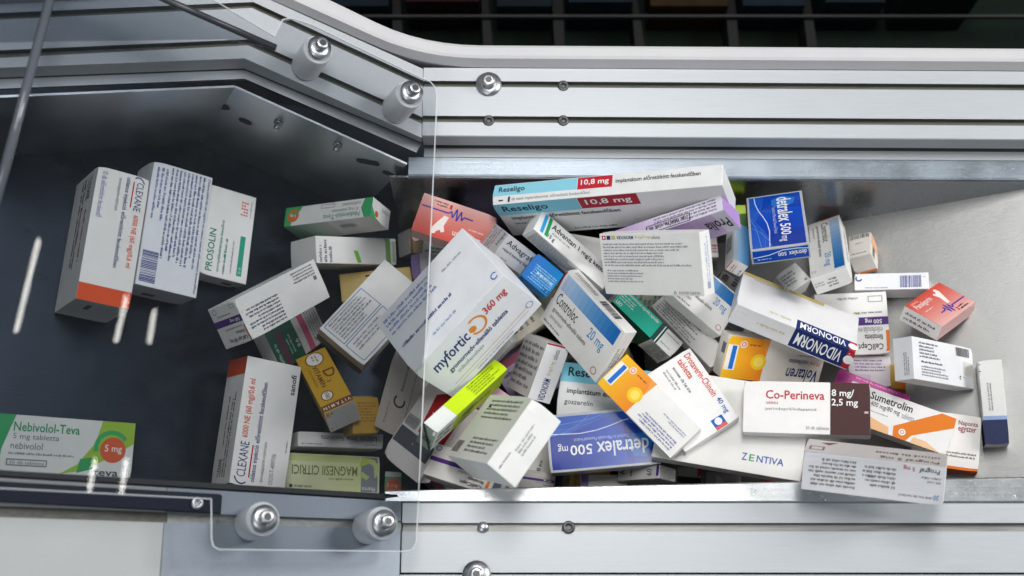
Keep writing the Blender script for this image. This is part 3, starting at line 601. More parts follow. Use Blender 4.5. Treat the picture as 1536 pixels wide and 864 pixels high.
def voltF(txt):
    a = [('g', .60, 0, 1, 1, '#ee8a2a', '#f6c01e'), ('y', [(.58, 0), (.66, 0), (.62, .22), (.60, .45), (.585, 0)], '#f0a04a'), ('r', .885, .20, .99, .80, '#f0ede6'), ('r', .90, .22, .945, .78, '#2070cc'), ('c', .66, .55, .19, '#f7c826'), ('c', .66, .55, .12, '#fbdf62'), ('c', .84, .17, .09, '#f3d6c6'), ('o', .84, .17, .04, .055, '#d05a4a'), p(.66, .13, .78, .20, 1, '#a03a20')]
    if txt: a += [t('Voltaren', .04, .60, .36, .90, NAVY, 2), t('75 mg', .03, .40, .14, .50, '#d06a50'), t('retard filmtabletta', .16, .39, .36, .50, NAVY), p(.10, .26, .3, .32, 1, GRY)]
    else: a += [p(.06, .62, .52, .92, 4, '#5560a0'), p(.05, .34, .34, .46, 2, '#8a90b8')]
    return a
def resF(k):
    return {'T': [('r', 0, .42, .38, .97, '#8fd0e2'), t('Reseligo', .025, .52, .145, .86, BLK, 1), ('r', .383, .40, .535, .97, '#c22838'), t('10,8 mg', .397, .52, .52, .86, WHT, 1), t('implantátum előretöltött fecskendőben', .55, .50, .91, .78, BLK, 1), ('r', .03, .15, .05, .22, BLK), t('1', .073, .08, .082, .34, BLK, 1), t('db tasak implantátummal, előretöltött fecskendőben', .09, .10, .44, .30, GRY)],
            'F': [('r', 0, .66, .38, 1, '#86cbe0'), t('Reseligo', .035, .72, .24, .93, '#173a4a', 1), ('r', .383, .68, .64, .99, '#b02436'), t('10,8 mg', .41, .74, .61, .93, WHT, 1), t('implantátum előretöltött fecskendőben', .05, .48, .54, .62, BLK, 1), p(.05, .34, .22, .42, 1, GRY), p(.3, .06, .5, .14, 1, GRY)]}[k]
def dthreeF():
    return [('r', .89, 0, .985, 1, '#7c4a2c'), t('VITAMIN D', .12, .905, .14, .91, '#c79a1e') if False else ('c', .13, .52, .30, '#7c4a2c'), ('c', .13, .52, .26, '#f1ece0'), p(.07, .42, .19, .64, 2, '#7c4a2c'), t('D', .36, .56, .50, .92, '#7c4a2c', 1), t('3', .54, .54, .57, .68, '#7c4a2c', 1),
            t('VITAMIN', .24, .32, .62, .48, '#7c4a2c', 1), t('LÁGY KAPSZULA', .26, .17, .58, .26, '#7c4a2c'), ('c', .76, .34, .20, '#7c4a2c'), ('c', .76, .34, .165, '#f1ece0'), t('100', .71, .28, .81, .42, '#7c4a2c', 1)]
SPEC = [
('clexane_a', 'large white box with orange end band leaning at the top of the chute', BASEW, {'F': clexF([('r', .875, 0, 1, 1, '#e0501a')]), 'B': [t('CLEXANE', .05, .62, .22, .80, BLK), p(.04, .34, .72, .56, 2, BLK), p(.3, .66, .7, .78, 1, '#a05040')], 'R': [('r', .2, .3, .45, .4, GRY)]}),
('clexane_b', 'white box covered in small blue print with a barcode, between orange-banded and green-lettered boxes', '#e4e6ea', {'F': [t('Clexane 6000 NE (60 mg)/0,6 ml oldatos injekció előretöltött fecskendőben', .02, .925, .97, .975, NAVY, 1), p(.02, .30, .78, .90, 9, '#4a5690'), p(.04, .06, .5, .28, 3, '#6a76a8'), ('bar', .72, .04, .97, .30, '#2a3a86')], 'R': [('r', .6, .3, .8, .5, GRY)]}),
('prosolin', 'white box with green lettering, orange dot logo and a green bar', BASEW, {'F': [t('PROSOLIN', .05, .76, .52, .90, '#128a72', 1), t('orrnyálkahártya-kenőcs', .06, .60, .64, .68, '#128a72', 1), p(.05, .48, .45, .56, 1, '#128a72'), p(.08, .34, .5, .40, 1, LG), ('r', .07, .13, .52, .24, TEAL), t('50 db', .09, .155, .17, .215, '#bfe6da')] + [('c', .76+.035*i, .17+.055*j, .02, '#e0603a') for i in range(5) for j in range(3) if (i, j) not in ((1, 2), (3, 0))] + [p(.74, .06, .95, .11, 1, LG)], 'L': [('r', .3, .2, .6, .4, GRY)]}),
('cellcept_a', 'long white box with small print on top and a purple-banded end, lying on the chute', BASEW, {'F': [p(.56, .30, .96, .95, 8, '#55565c'), p(.06, .05, .34, .34, 4, '#707178'), ('r', .06, .36, .10, .46, GRY)], 'R': [('r', 0, .34, 1, .50, PUR), t('500 mg', .08, .37, .42, .47, WHT, 1), t('CellCept 500 mg', .08, .80, .72, .92, BLK, 1), t('filmtabletta', .08, .68, .4, .76, BLK), p(.1, .56, .7, .62, 1, GRY), ('r', 0, .58, .05, .99, '#d06a38'), ('o', .82, .12, .055, .07, '#6a80b0'), ('fr', .08, .06, .25, .15, .012, GRY), p(.3, .22, .8, .28, 1, GRY)], 'B': []}),
('greenpink', 'dark green box with pink stripe and white small print, tucked under the purple-banded box', '#dcdad6', {'F': [('r', 0, .50, 1, 1, '#1d5c45'), ('r', 0, .76, .8, .86, '#6a3a50'), ('r', 0, .28, 1, .39, '#d0587c'), t('30 db', .24, .52, .42, .58, '#e0ece4', 1), p(.2, .62, .62, .74, 2, '#9fc0b0'), p(.1, .88, .6, .96, 1, '#b0c8bc'), p(.1, .03, .96, .26, 5, GRY)]}),
('nebivolol_a', 'narrow white box with green ends and orange dot, lying by the chute wall', BASEW, {'F': [('y', [(0, 0), (.09, 0), (.12, .5), (.08, 1), (0, 1)], '#3aa866'), ('y', [(.80, 0), (.84, .35), (.9, .7), (.92, 1), (1, 1), (1, 0)], '#43ab62'), ('c', .90, .48, .34, '#e0702c'), t('5 mg', .865, .36, .935, .58, WHT, 1), t('Nebivolol-Teva', .13, .66, .54, .92, '#2f8f5a'), t('5 mg tabletta', .15, .40, .45, .60, GRY), t('nebivolol', .13, .14, .33, .34, GRY), ('fr', .42, .08, .58, .30, .03, LG)], 'L': [('c', .72, .70, .16, '#d0602c'), p(.15, .2, .5, .4, 3, '#5a9a70'), ('y', [(.5, 1), (1, 1), (1, .45), (.75, .9)], '#3aa866')], 'T': [t('nebivolol', .25, .3, .42, .6, '#7a8a80'), ('g', .5, 0, 1, 1, '#d8d6d2', '#8abf9c')]}),
('qrwhite', 'white box with a slanted light-green bar and green end band', BASEW, {'F1': [p(.05, .80, .9, .98, 3, GRY)], 'F': [('y', [(.45, .5), (.50, .5), (.55, .05), (.50, .04)], '#74b83c'), ('r', .86, 0, .925, 1, '#86b868'), p(.86, .0, .93, .98, 10, '#5a8048'), ('bar', .945, .1, .99, .9, '#8a9a80')]}),
('dthree_c', 'small tan box with a brown lettered strip, half hidden under the red box', '#b8a070', {'F': dthreeF(), 'R': [('r', 0, 0, 1, 1, '#cfccc6')]}),
('yellowplain', 'plain straw-yellow box under the two white boxes', '#d2b45c', {'F': [('r', .36, .80, .42, .86, BLK), ('fr', .02, .03, .98, .97, .012, '#c0a048')]}),
('blueframe', 'white box with small print inside thin blue frames', BASEW, {'F': [('fr', .04, .50, .60, .96, .014, '#5f82b8'), ('fr', .04, .05, .60, .47, .014, '#5f82b8'), p(.08, .54, .56, .93, 7, '#62667a'), p(.10, .22, .50, .42, 3, '#8a8d9a'), p(.68, .06, .96, .3, 2, LG)], 'L': [('r', 0, .0, .55, 1, '#6a6660'), ('r', .55, 0, 1, 1, '#c8bcaa')]}),
('myfortic', 'big white box with blue and red lettering and an orange swirl, beside the cover edge', '#e6e7ea', {'F': [('g', 0, 0, .5, 1, '#dfe6df', '#e4e6ea'), t('myfortic', .10, .56, .48, .84, NAVY, 2), ('o', .575, .72, .13, .165, '#d98a2c', -2.6, 1.9), ('c', .53, .72, .06, '#d98a2c'), t('360 mg', .68, .68, .92, .86, RED, 2), t('gyomornedv-ellenálló tabletta', .16, .40, .80, .52, NAVY, 2), t('mikofenolsav', .20, .30, .48, .38, LG), ('r', .1, .19, .92, .20, '#c8a070'), ('r', .05, .12, .9, .13, '#c8b090'), p(.3, .04, .7, .09, 1, '#8a90b0'), ('o', .94, .20, .05, .062, '#7a8ab0')],
    'T': [p(.05, .62, .55, .92, 4, '#6f7fb4'), p(.06, .36, .60, .44, 1, NAVY), p(.3, .14, .55, .20, 1, '#8a94bc'), p(.66, .72, .9, .78, 1, LG), ('o', .94, .10, .035, .05, '#2a55b0', .5, 5.6), ('r', .40, 0, .402, 1, '#d2d3d8')]}),
('panalgorin_a', 'red-pink box with blue pulse line lying against the back wall by the cover edge', '#e0b8b2', {'F': panF()}),
('greenwhite', 'small white box with green print under the red-pink box', '#dcdedb', {'F': [p(.05, .55, .9, .92, 2, '#2f7a5a'), ('r', 0, .12, 1, .2, '#8fbfa4')]}),
('lilacstrip', 'small white box with a broad lilac stripe under the big white box', '#d8d4d8', {'F': [('r', 0, 0, .45, 1, '#9a80b8'), ('r', .1, 0, .14, 1, '#8468a8')]}),
('advagraf', 'silver-grey box with black lettering between the red-pink box and the white ointment box', '#c3c3c6', {'F': [t('Advagraf', .05, .56, .48, .86, BLK), t('retard kemény kapszula', .05, .34, .60, .50, BLK), p(.1, .06, .2, .14, 1, GRY)], 'L1': [t('Advagraf', .35, .08, .95, .28, BLK), p(.05, .40, .95, .80, 3, '#90706c'), t('60', .8, .84, .95, .94, BLK), ('r', 0, .9, .7, .94, '#c06060')]}),
('bluecard', 'bright blue box with white upside-down print', '#1d86c8', {'F': [('g', .0, 0, 1, 1, '#1a90d8', '#2a6fc0'), p(.06, .30, .85, .92, 7, '#9fd4f0'), t('ERI', .02, .80, .26, .96, '#103a80', 1), p(.1, .5, .7, .62, 1, WHT)]}),
('reseligo_a', 'very long box with light-blue and red bands leaning along the back wall', '#e9e8e6', {'T': resF('T'), 'F': resF('F')}),
('prolia', 'lilac and white box with upside-down small print, leaning on the very long box', '#e2dce8', {'F': [('g', .45, 0, 1, 1, '#e0dae6', '#b893d0'), p(.05, .08, .62, .90, 4, '#6a5a78'), ('fr', .26, .45, .62, .95, .05, '#4a3a58'), p(.28, .55, .6, .85, 1, BLK)], 'L': [('r', 0, 0, 1, 1, '#b592cf')], 'T': [('g', .1, 0, .8, 1, '#d9c4e4', '#9a5cc0'), t('Prolia', .02, .3, .20, .75, '#2a2430', 1)]}),
('advantan', 'slim white box with blue and green bars and black lettering', '#e8e7e4', {'F': [('y', [(.07, .12), (.11, .12), (.085, .95), (.045, .95)], '#2fa0d8'), ('y', [(.13, .12), (.17, .12), (.145, .95), (.105, .95)], '#1f9a58'), t('Advantan', .17, .56, .50, .82, BLK, 1), t('1 mg/g kenőcs', .54, .52, .98, .82, BLK, 1), p(.2, .34, .55, .48, 1, LG), t('15 g', .17, .08, .26, .30, BLK, 1)], 'B': [p(.05, .08, .72, .92, 9, '#7a7a7e')]}),
('controloc_a', 'white box with blue gradient band and red edge, propped under the ointment box', BASEW, {'F': controlF(), 'T': [('bar', .52, .2, .80, .8, '#55565a'), p(.06, .35, .42, .7, 2, '#55565a')], 'R1': [p(.3, .2, .7, .8, 3, GRY)]}),
('vidonorm_a', 'white box showing grey small print with three tiny coloured squares', BASEW, {'F': [('r', .025, .90, .065, .965, '#b83040'), ('c', .045, .932, .018, WHT), ('r', .075, .90, .115, .965, '#24346c'), ('r', .125, .90, .165, .965, '#cbb878'), t('VIDONORM', .18, .905, .35, .96, NAVY, 1), t('8 mg/5 mg', .37, .905, .52, .96, '#c2ab66'), t('tabletta', .53, .905, .62, .96, GRY), p(.03, .46, .90, .85, 8, '#8d8e96'), p(.05, .20, .42, .42, 5, '#8d8e96'), t('RICHTER GEDEON', .76, .03, .96, .07, GRY), ('o', .72, .05, .015, .025, GRY)], 'R1': [p(.1, .3, .9, .7, 2, '#9fb4d0'), ('r', .1, .35, .2, .65, '#a0a8b8')]}),
('leo', 'narrow teal-green box with white lettering and a white end', '#e4e4e0', {'F': [('r', 0, 0, .64, 1, '#12b496'), ('r', .64, 0, .70, 1, '#0c4a44'), ('r', .70, 0, .715, 1, WHT), ('r', .715, 0, .74, 1, '#0c4a44'), t('Forgalombahozatali engedély jogosultja', .02, .76, .60, .93, WHT, 1), p(.03, .34, .26, .72, 3, '#d4efe6'), t('LEO', .03, .08, .12, .26, WHT, 1), p(.76, .74, .98, .84, 1, GRY), p(.76, .2, .95, .3, 1, GRY)], 'B': [('r', 0, 0, .66, 1, '#0c4a40'), ('r', .66, 0, .69, 1, WHT), p(.72, 0, .98, 1, 8, GRY)]}),
('textwhite', 'white box with slanting rows of grey small print beside the teal-green box', '#e2dfda', {'F': [p(.04, .06, .62, .95, 8, '#6f6f72'), p(.1, .96, .8, .99, 1, GRY)]}),
('controloc_b', 'white box with pale blue band, mostly under the grey-printed white box', BASEW, {'F': controlF()}),
('gumi', 'small dark grey box with black lettering wedged deep in the heap', '#5a5856', {'F': [p(.05, .5, .9, .95, 1, BLK), t('400', .1, .1, .6, .4, BLK, 1)]}),
('controloc_c', 'slim blue gradient box with red-lined end, left of the blue foil box', BASEW, {'F': [('h', 0, 0, 1, 1, '#2f78b8', '#cdd8e6')], 'T': [('bar', .3, .2, .7, .8, GRY)], 'L': [('r', .0, .94, .9, .99, RED), p(.1, .5, .7, .8, 2, '#c08a86'), p(.1, .1, .5, .3, 1, GRY)]}),
('detralex_a', 'glossy royal-blue box with silver edges leaning up by the back wall', '#b9bcc2', {'F': detrF(), 'R3': [('r', .03, .08, .97, .9, '#0d47b0'), t('detralex', .06, .34, .36, .68, WHT, 1), t('500', .40, .34, .54, .6, WHT, 1), ('ln', [(.02, .3), (.2, .2), (.45, .2), (.7, .45), (.96, .55)], .06, '#cfe2f6'), p(.66, .6, .92, .78, 1, '#9fc0f0')]}, True),
('whitesmall', 'small white box with faint print below the standing blue foil box', BASEW, {'F': [p(.1, .25, .75, .85, 4, '#8a8a90'), t('OGYI', .05, .06, .3, .18, BLK) if False else ('r', .8, .1, .9, .2, LG)]}),
('controloc_d', 'white box with blue gradient band standing right of the blue foil box', BASEW, {'F': controlF(), 'R3': [p(.35, .25, .62, .8, 3, '#50505a'), p(.7, .3, .95, .6, 2, LG)], 'T': [p(.2, .3, .8, .7, 1, LG)]}),
('openbox', 'small open-looking white box with orange edges on the ramp', '#e6e0d8', {'F': [('bar', .06, .78, .92, .97, BLK), p(.3, .52, .8, .6, 1, '#8a6a58'), p(.1, .08, .8, .16, 1, GRY)], 'R': [('r', .05, .5, .95, 1, '#e8b48a'), ('bar', .2, .08, .5, .5, BLK)], 'B': [('r', 0, 0, 1, .12, '#d97a38')]}),
('barcodebox', 'slim white box with blue barcode lying on the ramp', '#eeedf0', {'F': [('bar', .62, .12, .91, .84, '#38418e'), ('o', .06, .72, .12, .2, '#27387f', 2.5, 6.0), p(.15, .08, .46, .18, 1, GRY), p(.93, .7, .96, .8, 1, GRY)]}),
('cellcept_b', 'white box with purple band and orange corner, upside down beside the ramp', '#eceae6', {'F': cellF()}),
('vidonorm_b', 'white box with doubled navy band, red pill squares and gold strip', '#e6e5e6', {'F': [('r', .06, .76, .50, 1, '#1f2f6a'), t('VIDONORM', .09, .80, .47, .96, WHT, 1), ('r', 0, .76, .06, 1, '#b52a38'), ('c', .03, .88, .075, WHT), ('r', .30, 0, .99, .085, '#cdb873'), t('30', .60, .01, .65, .075, WHT, 1), p(.55, .80, .8, .9, 1, '#cfc6a8'), p(.62, .1, .9, .15, 1, '#b8a888')], 'T': [('r', .06, .0, .50, .94, '#1f2f6a'), t('VIDONORM', .09, .16, .47, .78, WHT, 1), ('r', 0, 0, .06, .94, '#b52a38'), ('c', .03, .48, .22, WHT), p(.56, .4, .8, .6, 1, '#cbbd90')]}),
('voltaren_a', 'yellow-ended white box with blue tab and sun, upside down under the navy-banded box', '#ece7dc', {'F': voltF(True), 'R': [('r', .1, .2, .5, .45, GRY)], 'L': [('bar', .2, .1, .8, .9, '#55514c')]}),
('voltaren_b', 'yellow-ended white box with sun, showing only small print, crossing the heap', '#ece9e4', {'F': voltF(False)}),
('drotaverin', 'thin white box with red lettering and a blue-red square logo', '#efedea', {'F': [t('Drotaverin-Chinoin', .05, .84, .64, .95, '#d8402f', 1), t('40 mg', .68, .84, .88, .95, '#3564b0', 1), t('tabletta', .06, .70, .32, .80, '#d8402f', 1), ('r', .86, .60, .96, .80, '#2a62b8'), ('c', .91, .70, .06, WHT), ('r', .955, .60, .995, .80, '#e06060'), p(.1, .56, .5, .64, 1, GRY), p(.08, .40, .36, .52, 2, '#8d8d92')]}),
('detralex_b', 'glossy royal-blue box with silver edges lying upside down near the front edge', '#b9bcc2', {'F': detrF()}, True),
('zentiva', 'wide plain white box with blue and green name near the front edge', '#e5e2dd', {'F': [t('Z', .600, .13, .635, .21, '#4a6ab0', 1), t('E', .650, .13, .685, .205, '#4aa068', 1), t('NTIVA', .70, .13, .88, .205, '#4a62a8', 1)]}),
('coperineva', 'white box with dark brown end panel and red lettering', '#efece8', {'F': [('r', .69, 0, 1, 1, '#4a2828'), t('Co-Perineva', .18, .66, .645, .83, RED, 1), t('tabletta', .18, .56, .28, .62, RED), t('perindopril/indapamid', .18, .43, .58, .50, GRY), t('8 mg/', .70, .70, .875, .87, WHT, 1), t('2,5 mg', .70, .52, .905, .69, WHT, 1), t('30 db tabletta', .50, .09, .68, .15, GRY), ('r', .955, .42, .985, .46, '#c8b8b4')]}),
('sumetrolim', 'white box with a broad orange diagonal band and white flower logo', '#eeece9', {'F': [t('Sumetrolim', .20, .72, .60, .92, BLK, 1), t('400 mg/80 mg', .22, .52, .50, .68, BLK), t('tabletta', .52, .52, .64, .66, LG), p(.22, .40, .42, .46, 1, LG), ('y', [(.50, .0), (.62, 0), (.66, .18), (1.0, .72), (1.0, .98), (.86, .98), (.48, .26)], '#e87f22'), ('y', [(.20, 0), (.46, 0), (.44, .18), (.22, .30)], '#f0bd8c'), ('y', [(.66, 0), (.94, 0), (.80, .16), (.68, .16)], '#f2c79c'), ('c', .57, .18, .085, WHT), ('o', .57, .18, .03, .05, '#e87f22')]}),
('pinkflat', 'magenta box edge showing between the orange-banded and the white boxes', '#cf3fa0', {'F': [p(.25, .80, .9, .95, 1, '#f0b8de')]}),
('naponta', 'white box with dark red lettering and orange lower edge, beside the orange-banded box', '#e8e4df', {'F': [t('Naponta', .66, .78, .95, .89, '#9a3044', 1), t('egyszer', .66, .66, .93, .77, '#9a3044', 1), p(.5, .20, .95, .32, 2, '#5a5a5c'), ('r', .4, 0, 1, .05, '#e07428')], 'B': [('r', 0, 0, 1, 1, '#d86a1c')]}),
('prograf', 'white box with upside-down grey print overhanging the front edge', '#dfdee0', {'F': [t('Prograf', .04, .06, .18, .22, BLK, 1), t('5 mg', .21, .06, .29, .20, '#b04058', 1), p(.03, .28, .16, .48, 2, GRY), t('30', .03, .74, .07, .88, '#5f82b8', 1), p(.08, .78, .31, .88, 1, GRY), p(.34, .16, .58, .74, 5, '#5d5d62'), p(.62, .10, .96, .86, 7, '#5d5d62')], 'B': [('g', 0, 0, 1, 1, '#b9b2ae', '#cbc5c2'), t('Prograf 5 mg', .05, .66, .46, .9, '#5a3a40', 1), p(.05, .3, .5, .55, 1, '#6a6060'), ('fr', .86, .5, .97, .8, .05, '#7a6a66'), ('y', [(.78, .1), (.9, .2), (.84, .35)], '#7a4a40')]}),
('navybox', 'narrow white box with navy end standing alone on the ramp', '#dad8d4', {'F': [('r', 0, 0, 1, .29, '#232c50'), ('r', 0, .29, 1, .335, '#8fa6cc'), ('r', .0, .86, .08, .87, BLK), ('r', .0, .95, .08, .96, BLK)], 'F1': [p(.40, .52, .72, .74, 2, GRY)], 'L': [('r', 0, 0, 1, .29, '#1c2442')]}),
('perindo', 'white box with grey small print and tiny black logo on the ramp', '#e3e3e5', {'F': [p(.10, .52, .42, .92, 5, '#6d6e74'), p(.12, .40, .50, .48, 1, '#3a3a3e'), p(.12, .10, .56, .36, 4, '#7d7e84'), ('bar', .70, .74, .93, .95, BLK), ('o', .76, .22, .02, .045, BLK, .6, 5.4), p(.8, .22, .83, .26, 1, BLK), ('r', .82, .30, .98, .62, '#d4d2cc')], 'L1': [p(.1, .2, .7, .5, 3, '#7a7072')]}),
('panalgorin_b', 'red box with white figure and blue pulse line lying alone on the ramp', '#e3cdc8', {'F': panF(), 'L3': [('r', 0, 0, 1, 1, '#e4e0dc'), p(.08, .48, .85, .76, 1, '#55504e'), p(.08, .14, .8, .42, 1, '#55504e')], 'B': [('r', 0, 0, 1, 1, '#d4aaa8')]}),
('lilacwhite', 'white box with purple small print under the purple-banded box on the right', '#d8d2d4', {'F': [p(.15, .48, .85, .9, 4, '#6a5590'), ('r', .1, .1, .5, .4, '#cdbfd0')]}),
('orangesmall', 'small orange box almost hidden beside the grey-printed box', '#c8822c', {'F': [('g', 0, 0, 1, 1, '#b8a040', '#c8681c')]}),
('vidonorm_c', 'white box standing on edge with grey print and navy name, below the red-edged box', '#d2d0cc', {'F': [p(.08, .10, .95, .92, 7, '#77767a')], 'R3': [('r', 0, 0, 1, 1, '#f0eff0')] , 'R1': [t('VIDONORM', .02, .3, .40, .6, NAVY, 1), t('8 mg/5 mg', .46, .36, .70, .58, '#c2b078'), t('tabletta', .74, .36, .92, .58, GRY), ('r', .97, .2, 1, 1, '#b83040')]}),
('reseligo_b', 'white box with light-blue band deep in the heap above the blue foil box', '#dedfdd', {'F': [('r', 0, .64, 1, 1, '#7ec6da'), t('Reseligo', .07, .70, .45, .92, '#20262a', 1), t('implantátum előretöltött', .08, .40, .74, .54, BLK, 1), t('goszerelin', .07, .20, .34, .32, BLK)], 'L': [('r', 0, 0, 1, 1, '#1f6a78')]}),
('bigwhite', 'white box with greenish-grey printed side and blank white end, beside the lime box', '#e9e8e4', {'F': [('h', 0, 0, 1, 1, '#dcdad3', '#d3d9c4'), p(.15, .62, .95, .94, 5, '#5d6050'), p(.3, .1, .9, .36, 4, '#5d6050'), ('r', .16, .8, .22, .84, BLK), ('bar', .02, .08, .18, .26, '#5a4a48')], 'R1': [p(.35, .30, .75, .62, 3, '#9a9a9e'), p(.05, .62, .3, .7, 1, GRY)]}),
('lime', 'lime-green box with a white end lying across the front of the heap', '#e4e6e2', {'F': [('r', .26, 0, 1, 1, '#c4e01c'), p(.55, .1, .95, .92, 5, '#6a8018'), ('fr', .0, 0, .26, 1, .01, '#d8dad6')], 'B': [('g', .28, 0, 1, 1, '#b8d038', '#98b018'), p(.04, .2, .26, .8, 2, '#55584a'), p(.4, .3, .8, .6, 1, '#5a7010')], 'L3': [('r', 0, 0, 1, 1, '#8f9a8c'), t('Dulcolax', .12, .30, .85, .58, '#1c2a22', 1), ('y', [(0, .9), (.9, 0), (1, 0), (1, .12), (.1, 1), (0, 1)], '#36483e')]}),
('redpanel', 'white box with red panel, barcode and dark grey square, below the big white box', '#dbd6d0', {'F': [('y', [(.50, .0), (1, 0), (1, .55), (.92, .72), (.46, .62)], '#a32428'), t('EN', .58, .40, .74, .58, '#e8d0cc', 1), p(.6, .05, .95, .3, 3, '#c87070'), ('r', .22, .10, .42, .98, '#4c4e55'), ('r', .30, .46, .37, .62, '#9a9ca4'), ('bar', .45, .68, .58, .98, '#4a4a4c')]}),
('logobox', 'beige-white box with dark round logo behind the red-panelled box', '#c9bfb4', {'F': [('o', .42, .5, .12, .17, '#4a4248', .8, 5.2), p(.55, .45, .9, .56, 1, '#6a6066'), ('r', .10, .22, .92, .235, '#8a5a50'), t('ADAGO', .3, .5, .3, .5, GRY) if False else p(.1, .72, .5, .8, 1, '#9a8a84')]}),
('cellcept_c', 'white box with purple band and round blue logo by the front edge', '#d9d5d0', {'F': cellF() + [('o', .93, .12, .06, .085, '#4a6aa8')]}),
('cellcept_d', 'small white box with purple band and orange corner, deep by the front edge', '#b9b4b0', {'F': cellF()}),
('lilaccard', 'small pale box with a lilac end under the lying blue foil box', '#d8d5cc', {'F': [('r', 0, 0, .16, 1, '#8a74ae')]}),
('sixty', 'small white box with black lettering and purple corner under the lying blue foil box', '#d9d6d2', {'F1': [t('60', .25, .16, .75, .28, BLK), t('A', .45, .82, .8, .96, BLK, 1), p(.3, .60, .9, .72, 1, BLK)], 'F': [('r', .94, .2, 1, 1, PUR)], 'R': [p(.05, .08, .95, .94, 8, '#6a6a6e'), ('r', 0, 0, 1, .05, PUR)]}),
('greenbit', 'small dark green box in the gap by the front edge', '#b8bab0', {'F': [('r', 0, 0, 1, .4, '#1c3a2a'), ('y', [(.85, .4), (1, .6), (1, 1), (.85, 1)], '#b83a38')]}),
('graybit', 'small grey box in the gap under the wide plain white box', '#9b9a98', {'F': [('y', [(.25, 0), (.6, 0), (.45, .6), (.3, .9)], '#c2c0bc'), p(.6, .4, .9, .7, 2, GRY)]}),
('whiteback', 'plain white box deep between the ointment box and the grey-printed box', '#dcdad6', {'F': [p(.7, .2, .95, .26, 1, LG)]}),
('redtext', 'small white box with red print right of the grey-printed white box', '#dcd8d6', {'F': [p(.7, .15, .98, .5, 3, '#b04448')]}),
('limebit', 'small lime box peeping out behind the standing blue foil box', '#a6bf1c', {'F': [('r', .4, 0, 1, .6, '#3d6a28')]}),
('dthree_a', 'mustard-yellow box with brown strip, white circles and grey end', '#d2a31c', {'F': dthreeF() + [t('VITAMIN', .0, .0, .0, .0, WHT) if False else ('r', .885, 0, .89, 1, '#d2a31c')], 'F3': [t('V I T A M I N', .06, .915, .95, .965, '#f1ece0', 1)], 'R': [('r', 0, 0, 1, 1, '#d6d4d0')]}),
('dthree_b', 'mustard box side with faint print beneath the brown-stripped yellow box', '#bd9330', {'F': [p(.2, .3, .9, .86, 7, '#8a6620')]}),
('lakron', 'slim white box with upside-down grey lettering next to the pale-green box', '#e8e6e6', {'F': [t('Lakron', .08, .20, .28, .62, '#4a4a52'), t('20mg', .31, .22, .44, .52, '#5a5a62'), t('filmtabletta', .47, .22, .74, .56, '#5a5a62'), p(.08, .68, .22, .84, 1, GRY), p(.72, .72, .96, .9, 1, GRY)]}),
('magnesil', 'pale yellow-green box with upside-down green lettering and leaf swirl at the chute front', '#e9ebc8', {'F': [('g', .20, .02, .98, .98, '#e2e6a8', '#ebedc6'), ('r', .02, .02, .20, .98, '#8b9196'), ('o', .12, .36, .16, .30, '#ccd98a', .4, 5.2), ('y', [(.04, .1), (.2, .02), (.22, .3), (.12, .2)], '#c2d060'), t('MAGNESII CITRICI', .24, .30, .93, .56, '#7e8a52', 1), t('Pharma', .05, .84, .19, .95, WHT), p(.28, .60, .55, .70, 1, '#8a945c'), p(.72, .82, .92, .92, 1, '#5f7440'), ('c', .935, .87, .05, '#3f5a34'), ('h', .22, .02, .98, .2, '#d0d888', '#dade9c')]}),
('fivemg', 'small green box with orange dose dot at the chute front', '#3f9d6b', {'F': [('r', 0, .75, 1, 1, '#cfd6cc'), ('c', .55, .28, .40, '#d66a40'), t('5 mg', .14, .18, .82, .42, '#f0d8c8')]}),
('clexane_c', 'large white box with orange corner and upward blue lettering at the chute front', BASEW, {'F': [('o', .075, .80, .11, .135, NAVY, 1.7, 3.9), t('CLEXANE', .07, .74, .34, .90, NAVY), ('r', .07, .66, .32, .685, RED), t('6000 NE (60 mg)/0,6 ml', .37, .76, .83, .90, ORG, 1), t('oldatos injekció előretöltött fecskendőben', .04, .54, .82, .66, NAVY, 1), t('enoxaparin-nátrium', .05, .40, .36, .49, GRY), t('OGYI-T-4097/06', .04, .24, .28, .32, GRY), t('sanofi', .76, .06, .92, .16, BLK, 1), p(.3, .05, .44, .1, 1, GRY)], 'T': [('r', .86, 0, 1, 1, '#d84818'), t('CLEXANE', .06, .52, .2, .72, BLK), p(.06, .26, .72, .48, 2, BLK), p(.3, .55, .74, .68, 1, '#9a5048')]}),
('nebivolol_b', 'flat white box with green lettering and orange dose dot, alone on the chute', '#d3d6d2', {'F': [('y', [(0, 0), (.06, 0), (.07, .4), (.15, 1), (0, 1)], '#2f9a5c'), ('y', [(.76, 1), (1, 1), (1, .62), (.86, .40), (.66, .10), (.48, .02), (.60, .2), (.72, .6)], '#93b838'), ('y', [(.60, .05), (.72, .14), (.70, .34), (.62, .30)], '#2f9a5c'), ('o', .84, .52, .24, .32, '#3aa45c', .6, 3.4), ('c', .85, .49, .23, '#cf5a34'), t('5 mg', .79, .42, .915, .58, '#f0ddd0', 1), t('Nebivolol-Teva', .14, .72, .60, .88, '#2f9160', 1), t('5 mg tabletta', .14, .56, .46, .68, GRY), t('nebivolol', .13, .41, .35, .53, GRY), p(.12, .30, .58, .37, 1, GRY), ('fr', .11, .12, .39, .24, .02, GRY), t('30 db tabletta', .13, .15, .37, .21, GRY), t('teva', .72, .02, .90, .13, '#33404a', 1)]}),
]
for s in SPEC:
    for items in s[3].values():
        for it in items:
            if it[0] == 't': want(it[1], it[7] if len(it) > 7 else 0)
bake_texts()
for s in SPEC: carton(s[0], s[1], s[2], s[3], gloss=(len(s) > 4 and s[4]))

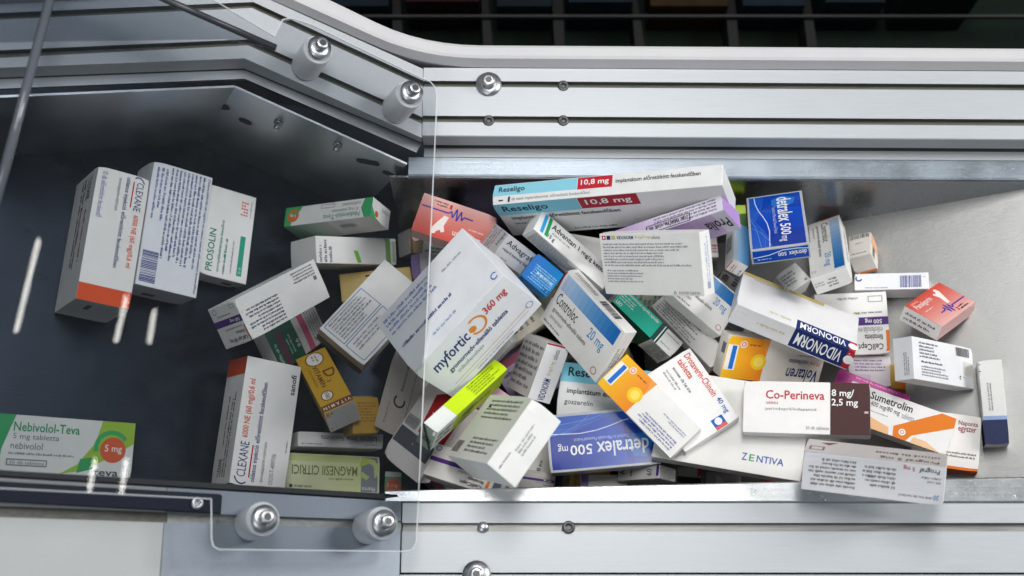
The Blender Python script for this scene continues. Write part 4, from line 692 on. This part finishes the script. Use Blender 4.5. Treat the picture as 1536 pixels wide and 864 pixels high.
# lower layers of the heap, glimpsed only in the gaps between the upper boxes
FC = [('white', '#dedbd5'), ('cream', '#d9d2bf'), ('pale grey', '#c4c4c4'), ('dull blue', '#4f6c94'), ('mustard', '#c2a04a'), ('dark red', '#8c3438'), ('pale green', '#b9c8ae'), ('beige', '#cdbfa9'), ('light blue', '#a9c3d6'), ('pink', '#cf9fae'), ('lilac', '#b7a6c8')]
for i in range(22):
    nm, colr = FC[i % 11]
    carton('fill%d' % i, nm + ' box with a ' + ('blue', 'red', 'green')[i % 3] + '-toned stripe, buried low in the heap', colr, {'F': [p(.1, .2, .7, .8, 5, '#6a6a6e'), ('r', 0, .86, 1, 1, mixh(colr, ('#305080', '#a03040', '#308060')[i % 3], .6))], 'B': [p(.1, .3, .8, .7, 2, '#77777a')]})
